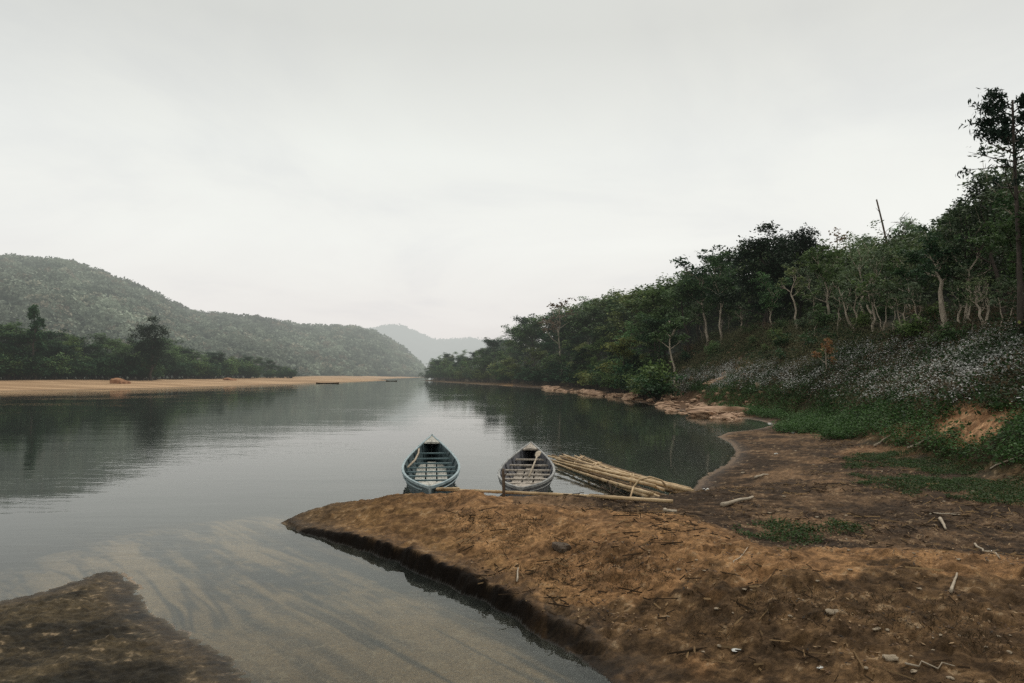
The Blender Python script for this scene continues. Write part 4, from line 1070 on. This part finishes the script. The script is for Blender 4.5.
# ------------------------------------------------------------------ boats
def make_boat(name, L, B, zmid, zstern, zbow, mats, nthw, thw_w, label, npl=3, ribs=7, thw_mat=None):
    """long axis = Y (stern at -L/2, bow at +L/2), origin on the waterline."""
    root = empty(name)
    hullm, rimm, thwm, boardm = mats
    def beam(t): return B / 2 * max(0.0, 1 - abs(t) ** 2.1) ** .95
    def sheer(t): return zmid + ((zbow if t > 0 else zstern) - zmid) * abs(t) ** 2.4
    def keel(t): return -.14 + .20 * abs(t) ** 5
    def sect(t, off=0.0):
        b = max(beam(t) - off, .008); zk = keel(t) + off * .8; zs = sheer(t); dz = zs - zk
        return [(.0, zk), (.42 * b, zk + .01), (.62 * b, zk + .06 * dz), (.78 * b, zk + .30 * dz), (.90 * b, zk + .62 * dz), (b, zs)]
    N = 40; ts = [-1 + 2 * i / N for i in range(N + 1)]
    mb = MB()
    for off, flip in ((0, False), (.028, True)):
        V = []; Fc = []
        for t in ts:
            s_ = sect(t * (1 if off == 0 else .985), off); ring = [(-x, z) for x, z in reversed(s_)] + s_[1:]
            V += [(x, t * (1 if off == 0 else .985) * L / 2, z) for x, z in ring]
        m_ = 11
        for i in range(N):
            for j in range(m_ - 1):
                q = (i * m_ + j, i * m_ + j + 1, (i + 1) * m_ + j + 1, (i + 1) * m_ + j); Fc.append(q if flip else q[::-1])
        mb.add(V, Fc)
    mb.build('hull', hullm, root, smooth=True)
    # gunwale rails meeting at both stems
    g = MB()
    for sgn in (-1, 1):
        V = []; Fc = []
        for t in ts:
            b = beam(t); z = sheer(t)
            for (dx, dz) in ((.014, -.032), (.014, .010), (-.030, .010), (-.030, -.032)):
                V.append((sgn * max(b + dx, .0 if dx < 0 else .02), t * L / 2, z + dz))
        for i in range(N):
            for j in range(4): a_ = i * 4 + j; b_ = i * 4 + (j + 1) % 4; Fc.append((a_, b_, b_ + 4, a_ + 4))
        Fc.append((0, 1, 2, 3)); Fc.append(tuple(N * 4 + q for q in (3, 2, 1, 0))); g.add(V, Fc)
    g.build('gunwale', rimm, root)
    # rubbing strake
    for sgn in (-1, 1):
        k = MB(); k.tube([(sgn * (beam(t) * .955 + .008), t * L / 2 * .99, keel(t) + .8 * (sheer(t) - keel(t))) for t in ts[2:-2]], .014, 5); k.build('rubbing_strake', rimm, root)
    for sg, zz in ((-1, zstern), (1, zbow)):
        k = MB(); k.tube([(0, sg * L / 2 * .985, keel(sg) - .02), (0, sg * L / 2 * 1.0, zz * .6), (0, sg * (L / 2 + .01), zz + .02)], [.026, .028, .026], 6); k.build('stem_post', rimm, root)
    # decks
    for sg in (-1, 1):
        V = []; Fc = []; t0 = .80 if sg > 0 else .80; K = 8
        for i in range(K + 1):
            t = sg * (t0 + (.985 - t0) * i / K); b = max(beam(t) - .04, .006); z = sheer(t) + .005
            V += [(-b, t * L / 2, z), (0, t * L / 2, z + .02), (b, t * L / 2, z), (-b, t * L / 2, z - .03), (b, t * L / 2, z - .03)]
        for i in range(K):
            a_ = i * 5; c_ = a_ + 5; Fc += [(a_, a_ + 1, c_ + 1, c_), (a_ + 1, a_ + 2, c_ + 2, c_ + 1), (a_ + 3, c_ + 3, c_ + 4, a_ + 4)]
        Fc.append((0, 3, 4, 2, 1)); k = MB(); k.add(V, Fc); k.build('deck', boardm, root)
    # ribs
    for i in range(ribs):
        t = -.76 + 1.52 * i / (ribs - 1); s_ = sect(t, .045); pts = [(-x, t * L / 2, z) for x, z in reversed(s_)] + [(x, t * L / 2, z) for x, z in s_[1:]]
        k = MB(); k.tube(pts, .022, 5, flat=1); k.build('rib', hullm, root)
    # floorboards
    wf = B * .52 / npl
    for j in range(npl):
        xc = (j - (npl - 1) / 2) * (wf + .035)
        V = []; Fc = []; K = 14; te = .74 - .06 * abs(j - (npl - 1) / 2)
        for i in range(K + 1):
            t = -te + 2 * te * i / K; z = keel(t) + .15
            V += [(xc - wf / 2, t * L / 2, z), (xc + wf / 2, t * L / 2, z), (xc + wf / 2, t * L / 2, z + .02), (xc - wf / 2, t * L / 2, z + .02)]
        for i in range(K):
            a_ = i * 4; c_ = a_ + 4; Fc += [(a_ + 3, a_ + 2, c_ + 2, c_ + 3), (a_, c_, c_ + 1, a_ + 1), (a_ + 1, c_ + 1, c_ + 2, a_ + 2), (a_, a_ + 3, c_ + 3, c_)]
        Fc += [(0, 1, 2, 3), (K * 4 + 3, K * 4 + 2, K * 4 + 1, K * 4)]
        k = MB(); k.add(V, Fc); k.build('floorboard', boardm, root)
    # thwarts
    for i in range(nthw):
        t = -.62 + 1.24 * i / (nthw - 1); z = sheer(t) - .11; b = beam(t) - .035
        k = MB(); k.box((0, t * L / 2, z), (2 * b, thw_w, .028)); k.build('thwart', thwm, root)
    root['label'] = label; root['category'] = 'boat'
    return root
def orient(root, near, far):
    a = np.array(near[:2]); b = np.array(far[:2]); c = (a + b) / 2; d = b - a
    root.location = (c[0], c[1], 0); root.rotation_euler = (0, 0, math.atan2(d[1], d[0]) - math.pi / 2)
    return float(np.linalg.norm(d))
n1_, f1b = at(430, 487, .43), at(432, 435, .66)
L1 = math.dist(n1_[:2], f1b[:2])
boat1 = make_boat('rowing_boat', L1, 1.20, .34, .43, .66, (M['hull_teal'], M['rim_teal'], M['thwart_teal'], M['board_pale']), 8, .06,
                  'weathered teal-blue wooden boat with pale floorboards, the left of two moored boats')
orient(boat1, n1_, f1b)
n2_, f2b = at(521, 488, .43), at(531, 442, .60)
L2 = math.dist(n2_[:2], f2b[:2])
boat2 = make_boat('rowing_boat', L2, 1.12, .33, .43, .60, (M['hull_grey'], M['rim_grey'], M['board_grey'], M['board_grey']), 7, .10,
                  'weathered grey wooden boat with broad pale thwarts, between the other boat and the bamboo raft', npl=3)
orient(boat2, n2_, f2b)
for b in (boat1, boat2): b['group'] = 'wooden boats moored behind the spit'
# loose gear in the boats
k = MB(); pts = [at(419, 447, .42), at(418.5, 453, .42), at(415, 460, .38), at(408, 467, .36)]; k.tube(pts, [.022] * 4, 6)
tag(k.build('bent_pole', M['pale_wood'], smooth=True), 'pale bent pole resting on the left side of the teal boat', 'pole')
pad = empty('paddle', at(529, 478, .36))
p0 = np.array(at(529, 478, .36)); p1 = np.array(at(539, 451, .50)); dd = p1 - p0
k = MB(); k.tube([(0, 0, .03), tuple(dd * .75)], .018, 6); k.build('shaft', M['pale_wood'], pad, smooth=True)
k = MB(); k.tube([tuple(dd * .73), tuple(dd * .80), tuple(dd * .95), tuple(dd * 1.0)], [.02, .06, .065, .03], 8, flat=.25); k.build('blade', M['pale_wood'], pad, smooth=True)
tag(pad, 'pale paddle leaning across the thwarts of the grey boat', 'paddle')
k = MB(); k.tube([at(411, 482, .12), at(424, 488, .25), at(438, 490.5, .36)], [.018, .02, .02], 6)
tag(k.build('mooring_rod', M['old_wood'], smooth=True), 'thin dark rod slanting from the teal boat to the bank', 'rod')

def bamboo(pts, r, name='pole', mat='bamboo', parent=None, nodes=9, seed=0):
    rd = random.Random(seed); pts = [np.array(p, float) for p in pts]; a, b = pts[0], pts[-1]; mid = pts[1] if len(pts) > 2 else (a + b) / 2
    P = []; rad = []; K = nodes * 3
    for i in range(K + 1):
        t = i / K; p = (1 - t) ** 2 * a + 2 * t * (1 - t) * mid + t * t * b; P.append(p)
        rad.append(r * (1.0 - .3 * t) * (1.16 if i % 3 == 0 and 0 < i < K else .98))
    org = P[0].copy(); k = MB(); k.tube([p - (0 if parent else org) for p in P], rad, 8)
    # open end: dark hollow
    o = k.build(name, M[mat], parent, smooth=True)
    if not parent: o.location = org
    return o
# raft of bamboo poles, thick ends on the shore
raft = empty('bamboo_raft', (0, 0, 0)); tag(raft, 'raft of lashed bamboo poles, half afloat beside the grey boat', 'raft')
RL = [  # butt (right end px,py,z), tip (left px,py,z), radius, material
    ((692, 491, .30), (553, 457, .10), .060, 'bamboo'), ((690, 489, .20), (560, 456, .14), .055, 'bamboo'), ((652, 494, .16), (556, 464, .08), .058, 'bamboo'),
    ((681, 494, .14), (570, 460, .10), .050, 'bamboo_dark'), ((669, 497, .12), (566, 465, .06), .048, 'bamboo_dark'), ((695, 495, .12), (590, 462, .06), .045, 'bamboo'),
    ((672, 492, .10), (575, 456, .10), .052, 'bamboo'), ((664, 490, .20), (585, 458, .16), .045, 'bamboo'), ((660, 500, .12), (600, 475, .05), .045, 'bamboo_dark'),
    ((640, 482, .20), (564, 455, .20), .050, 'bamboo'), ((655, 486, .24), (550, 460, .18), .052, 'bamboo'), ((648, 478, .12), (580, 455, .08), .045, 'bamboo_dark'),
    ((676, 490, .18), (610, 470, .16), .045, 'bamboo'), ((622, 472, .16), (548, 456, .14), .05, 'bamboo'),
    ((660, 483, .10), (562, 454, .06), .05, 'bamboo_dark'), ((685, 496, .10), (640, 478, .10), .05, 'bamboo'), ((648, 497, .10), (552, 462, .03), .05, 'bamboo'),
    ((630, 476, .24), (556, 459, .16), .045, 'bamboo'), ((667, 500, .10), (632, 484, .10), .045, 'bamboo'), ((604, 468, .20), (552, 455, .16), .045, 'bamboo_dark'),
    ((640, 488, .10), (560, 461, .04), .05, 'bamboo_dark'), ((690, 492, .12), (600, 464, .08), .05, 'bamboo')]
ends = []
for i, (bu, ti, r, mt) in enumerate(RL):
    a = np.array(at(*bu)); b = np.array(at(*ti)); mid = (a + b) / 2 + np.array((random.uniform(-.08, .08), random.uniform(-.08, .08), -.03))
    bamboo([a, mid, b], r * .66, 'pole', mt, raft, 12, i); ends.append((a, b))
for (f0, f1x, lab) in ((.30, .34, None), (.72, .68, None), (.9, .9, None)):
    lo = min(ends[:8], key=lambda e: e[0][1] + e[1][1]); hi = max(ends[:8], key=lambda e: e[0][1] + e[1][1])
    a = lo[0] + (lo[1] - lo[0]) * f0; b = hi[0] + (hi[1] - hi[0]) * f1x
    k = MB(); a[2] += .05; b[2] += .06; m_ = (a + b) / 2 + np.array((0, 0, .05))
    k.tube([a + (0, -.05, -.06), a + (0, 0, .03), m_, b + (0, .02, 0), b + (0, .05, -.08)], .018, 6); k.tube([a + (.07, -.05, -.06), a + (.06, 0, .03), m_ + (.06, 0, 0), b + (.06, .03, 0)], .014, 6)
    k.build('lashing', M['bamboo'], raft, smooth=True)
k = MB(); c_ = np.array(at(645, 483, .36)); k.tube([c_ + (-.25, -.1, -.1), c_ + (-.1, 0, .06), c_ + (.1, .05, .1), c_ + (.3, 0, .04), c_ + (.38, -.05, -.08)], .018, 6); k.tube([c_ + (-.22, -.1, -.05), c_ + (-.3, -.25, -.2), c_ + (-.28, -.4, -.34)], .016, 6)
k.build('lashing', M['bamboo'], raft, smooth=True)
# long poles on the crest
a = at(437, 489.5, .42); b = at(673, 501.5, .36); m_ = at(560, 497.5, .37)
def onland(p, r): return (p[0], p[1], max(p[2], hz(p[0], p[1]) + r))
o = bamboo([onland(b, .04), tuple(np.array(onland(m_, .03)) + (0, 0, .0)), onland(a, .04)], .030, 'bamboo_pole', 'bamboo', None, 12, 77); tag(o, 'long bamboo pole lying along the crest of the spit in front of both boats', 'pole')
a = at(437, 489, .44); b = at(459, 497, .38); o = bamboo([onland(a, .03), onland(b, .03)], .024, 'bamboo_pole', 'bamboo', None, 4, 78); tag(o, 'short bamboo pole slanting down the crest beside the teal boat', 'pole')
a = at(640, 500, .14); b = at(590, 495, .08); o = bamboo([a, b], .04, 'bamboo_pole', 'bamboo_dark', None, 6, 79); tag(o, 'dark bamboo pole lying in the water between the raft and the long pole', 'pole')
# stake
x, y, _ = at(503.5, 499, .36); zb = hz(x, y)
k = MB(); k.tube([(0, 0, -.15), (.005, 0, .2), (-.005, 0, .38), (.0, 0, CAMZ + (373 - 468) / F * y - zb)], [.026, .022, .024, .016], 7, wob=.25); k.tube([(0, 0, .3), (.05, .0, .36)], [.015, .006], 5)
o = k.build('mooring_stake', M['old_wood'], loc=(x, y, zb), smooth=True); tag(o, 'dark wooden mooring stake beside the left bow of the grey boat', 'stake')
# small branch in the water by raft
k = MB(); c_ = np.array(at(612, 494, .02)); 
for q in range(6): 
    a_ = q * .9; k.tube([c_, c_ + (math.cos(a_) * .22, math.sin(a_) * .2, .12 + .05 * (q % 3)), c_ + (math.cos(a_) * .3, math.sin(a_) * .3, .08)], [.012, .009, .004], 4)
tag(k.build('twiggy_branch', M['old_wood']), 'small dark twiggy branch sticking out of the water before the raft', 'branch')

# far moored boats at the sand bar
def far_boat(px0, px1, py, lab):
    a = at(px0, py, 0); b = at(px1, py, 0); L = math.dist(a, b)
    r = empty('canoe', ((a[0] + b[0]) / 2, (a[1] + b[1]) / 2, 0), math.atan2(b[1] - a[1], b[0] - a[0]))
    V = []; Fc = []; N = 16
    for i in range(N + 1):
        t = -1 + 2 * i / N; w = .7 * (1 - abs(t) ** 2.5) + .02; z = .12 + .12 * abs(t) ** 3; x = t * L / 2
        V += [(x, -w, z), (x, -w * .7, -.1), (x, w * .7, -.1), (x, w, z), (x, w * .8, z), (x, w * .5, .05), (x, -w * .5, .05), (x, -w * .8, z)]
    for i in range(N):
        for j in range(8): q = i * 8 + j; q2 = i * 8 + (j + 1) % 8; Fc.append((q, q2, q2 + 8, q + 8))
    Fc += [tuple(range(8)), tuple(N * 8 + j for j in range(7, -1, -1))]
    k = MB(); k.add(V, Fc); k.build('hull', M['old_wood'], r); 
    k = MB(); k.box((0, 0, .11), (L * .06, 1.1, .05)); k.build('thwart', M['old_wood'], r); tag(r, lab, 'canoe', 'canoes moored at the far sand bar')
far_boat(316, 339, 383.4, 'long dark canoe moored along the far sand bar')
far_boat(386, 397, 381.2, 'small dark canoe at the tip of the far sand bar')

def ray_hit(px, py):
    prev = 3.0
    for y in np.concatenate([np.arange(3, 20, .05), np.arange(20, 90, .25)]):
        p = at(px, py, Y=float(y))
        if p[2] < hz(p[0], p[1]):
            lo, hi = prev, float(y)
            for _ in range(12):
                m_ = (lo + hi) / 2; p = at(px, py, Y=m_)
                if p[2] < hz(p[0], p[1]): hi = m_
                else: lo = m_
            return (p[0], p[1])
        prev = float(y)
    return g0(px, py, .4)
# ------------------------------------------------------------------ sticks, stones, litter on the near bank
def stick(px0, py0, px1, py1, r, mat, name, label, group=None, zz=.02, bend=.03, n=6, kink=0):
    a = np.array(ray_hit(px0, py0)); b = np.array(ray_hit(px1, py1))
    pts = []
    for i in range(n):
        t = i / (n - 1); p = a + (b - a) * t + np.array((random.gauss(0, bend), random.gauss(0, bend))) * (0 < i < n - 1); pts.append((p[0], p[1]))
    za, zb_ = hz(*a), hz(*b); zs_ = [max(za + (zb_ - za) * i / (n - 1), hz(*p)) + r * .8 + zz * .3 for i, p in enumerate(pts)]
    org = np.array((pts[0][0], pts[0][1], zs_[0])); P = [np.array((p[0], p[1], z)) - org for p, z in zip(pts, zs_)]
    k = MB(); k.tube(P, [r * (1 - .45 * i / (n - 1)) for i in range(n)], 7, wob=.2)
    if kink: k.tube([P[n // 2], P[n // 2] + np.array((.12, -.08, .03))], [r * .5, r * .2], 5)
    o = k.build(name, M[mat], smooth=True, loc=org); tag(o, label, 'stick' if name != 'driftwood_log' else 'log', group); return o
stick(722, 507, 753, 499, .034, 'pale_wood', 'driftwood_log', 'short pale driftwood log lying on the damp flat right of the raft', bend=.015)
stick(755, 479, 768, 476, .03, 'pale_wood', 'stick', 'short pale stick lying on the damp flat above the driftwood log')
stick(940, 520, 946, 531, .022, 'pale_wood', 'stick', 'short whitish stick lying on the green flat at right', bend=.004)
stick(951, 594, 957, 575, .014, 'pale_wood', 'stick', 'thin white stick lying on the brown track at right', bend=.003)
stick(517, 583, 518, 569, .010, 'pale_wood', 'stick', 'tiny white stick standing out near the middle of the spit', bend=.002)
stick(874, 447, 897, 432, .03, 'pale_wood', 'fallen_branch', 'pale fallen branch at the foot of the slope left of the bare earth cut')
stick(908, 449, 936, 436, .03, 'pale_wood', 'fallen_branch', 'pale fallen branch just below the bare earth cut', kink=1)
stick(975, 545, 1000, 560, .012, 'pale_wood', 'fallen_branch', 'thin grey branch lying diagonally at the far edge of the brown track', kink=1)
stick(930, 515, 960, 516, .012, 'pale_wood', 'fallen_branch', 'thin pale branch lying level on the green flat beside the whitish stick', kink=1)
stick(990, 470, 1024, 455, .018, 'pale_wood', 'fallen_branch', 'long thin branch lying in the green grass near the slope')
stick(905, 665, 955, 668, .007, 'pale_wood', 'fallen_branch', 'thin dry twig lying in the dark soil at the bottom right')
stick(735, 572, 748, 548, .006, 'pale_wood', 'fallen_branch', 'thin curved dry twig lying on the middle of the brown track')
stick(665, 512, 676, 514, .03, 'pale_wood', 'stick', 'stubby pale stick below the butts of the raft')

def chunk(px, py, s, mat, name, label, cat, group=None, sq=None, k=None):
    p = ray_hit(px, py)
    o = ROCKS[random.randrange(6) if k is None else k].copy(); COL.objects.link(o); o.data = o.data.copy(); o.data.materials.clear(); o.data.materials.append(M[mat])
    for kk in ('group',):
        if kk in o: del o[kk]
    o.name = name; o.location = (p[0], p[1], hz(*p) + s * .2); o.rotation_euler = (0, 0, random.random() * 6.28); o.scale = sq or (s, s * random.uniform(.6, 1), s * .6)
    tag(o, label, cat, group)
chunk(890, 659, .045, 'stone_pale', 'stone', 'round pale stone at the bottom right in dark soil', 'stone')
chunk(832, 613, .05, 'stone_pale', 'stone', 'round tan stone on the near edge of the brown track', 'stone')
chunk(737, 650, .030, 'litter_white', 'paper_scrap', 'crumpled white scrap in the dark foreground soil', 'litter', sq=(.04, .032, .02))
chunk(914, 672, .03, 'stone_pale', 'stone', 'small flat pale stone at the very bottom right', 'stone')
chunk(877, 630, .04, 'stone_pale', 'stone', 'oblong pale stone between the round stones', 'stone', sq=(.045, .02, .02))
chunk(820, 668, .02, 'litter_white', 'paper_scrap', 'tiny white scrap near the bottom of the foreground', 'litter')
chunk(770, 424, .09, 'litter_white', 'plastic_scrap', 'white scrap at the head of the little inlet', 'litter')
chunk(706, 490, .06, 'litter_white', 'plastic_scrap', 'white scrap on the damp flat just right of the raft', 'litter')
chunk(793, 433, .07, 'litter_white', 'plastic_scrap', 'white scrap on the dark ground beyond the bay', 'litter')
chunk(776, 454, .05, 'litter_white', 'plastic_scrap', 'white scrap on the dark ground in the middle of the flat', 'litter')
chunk(562, 550, .06, 'dark_soil' if 'dark_soil' in M else 'old_wood', 'charred_stump', 'black charred stump hole on the crest of the spit', 'stump', sq=(.10, .08, .13))
for i in range(46):
    px = random.uniform(620, 1020); py = random.uniform(525, 680)
    if px < 700 and py > 620: continue
    chunk(px, py, random.uniform(.010, .026), 'stone_pale', 'pebble', 'small tan pebble scattered on the near bank', 'pebble', 'pebbles on the near bank')
for i in range(22):
    px = random.uniform(700, 980); py = random.uniform(430, 520)
    chunk(px, py, random.uniform(.02, .045), 'stone_pale', 'pebble', 'small pale pebble on the damp flat', 'pebble', 'pebbles on the damp flat')

for o in list(TREES) + list(BUSH):
    if o.name not in USED:
        for ch in list(o.children): bpy.data.objects.remove(ch)
        bpy.data.objects.remove(o)
for o in list(ROCKS):
    if 'label' not in o: bpy.data.objects.remove(o)

# ------------------------------------------------------------------ render settings
sc.view_settings.view_transform = 'Standard'; sc.view_settings.look = 'None'; sc.view_settings.exposure = 0
if True: sc.render.engine = 'CYCLES'; sc.cycles.max_bounces = 6; sc.cycles.transparent_max_bounces = 8; sc.cycles.diffuse_bounces = 3; sc.cycles.glossy_bounces = 3
sc.cycles.caustics_reflective = False; sc.cycles.caustics_refractive = False
sc.cycles.use_denoising = False
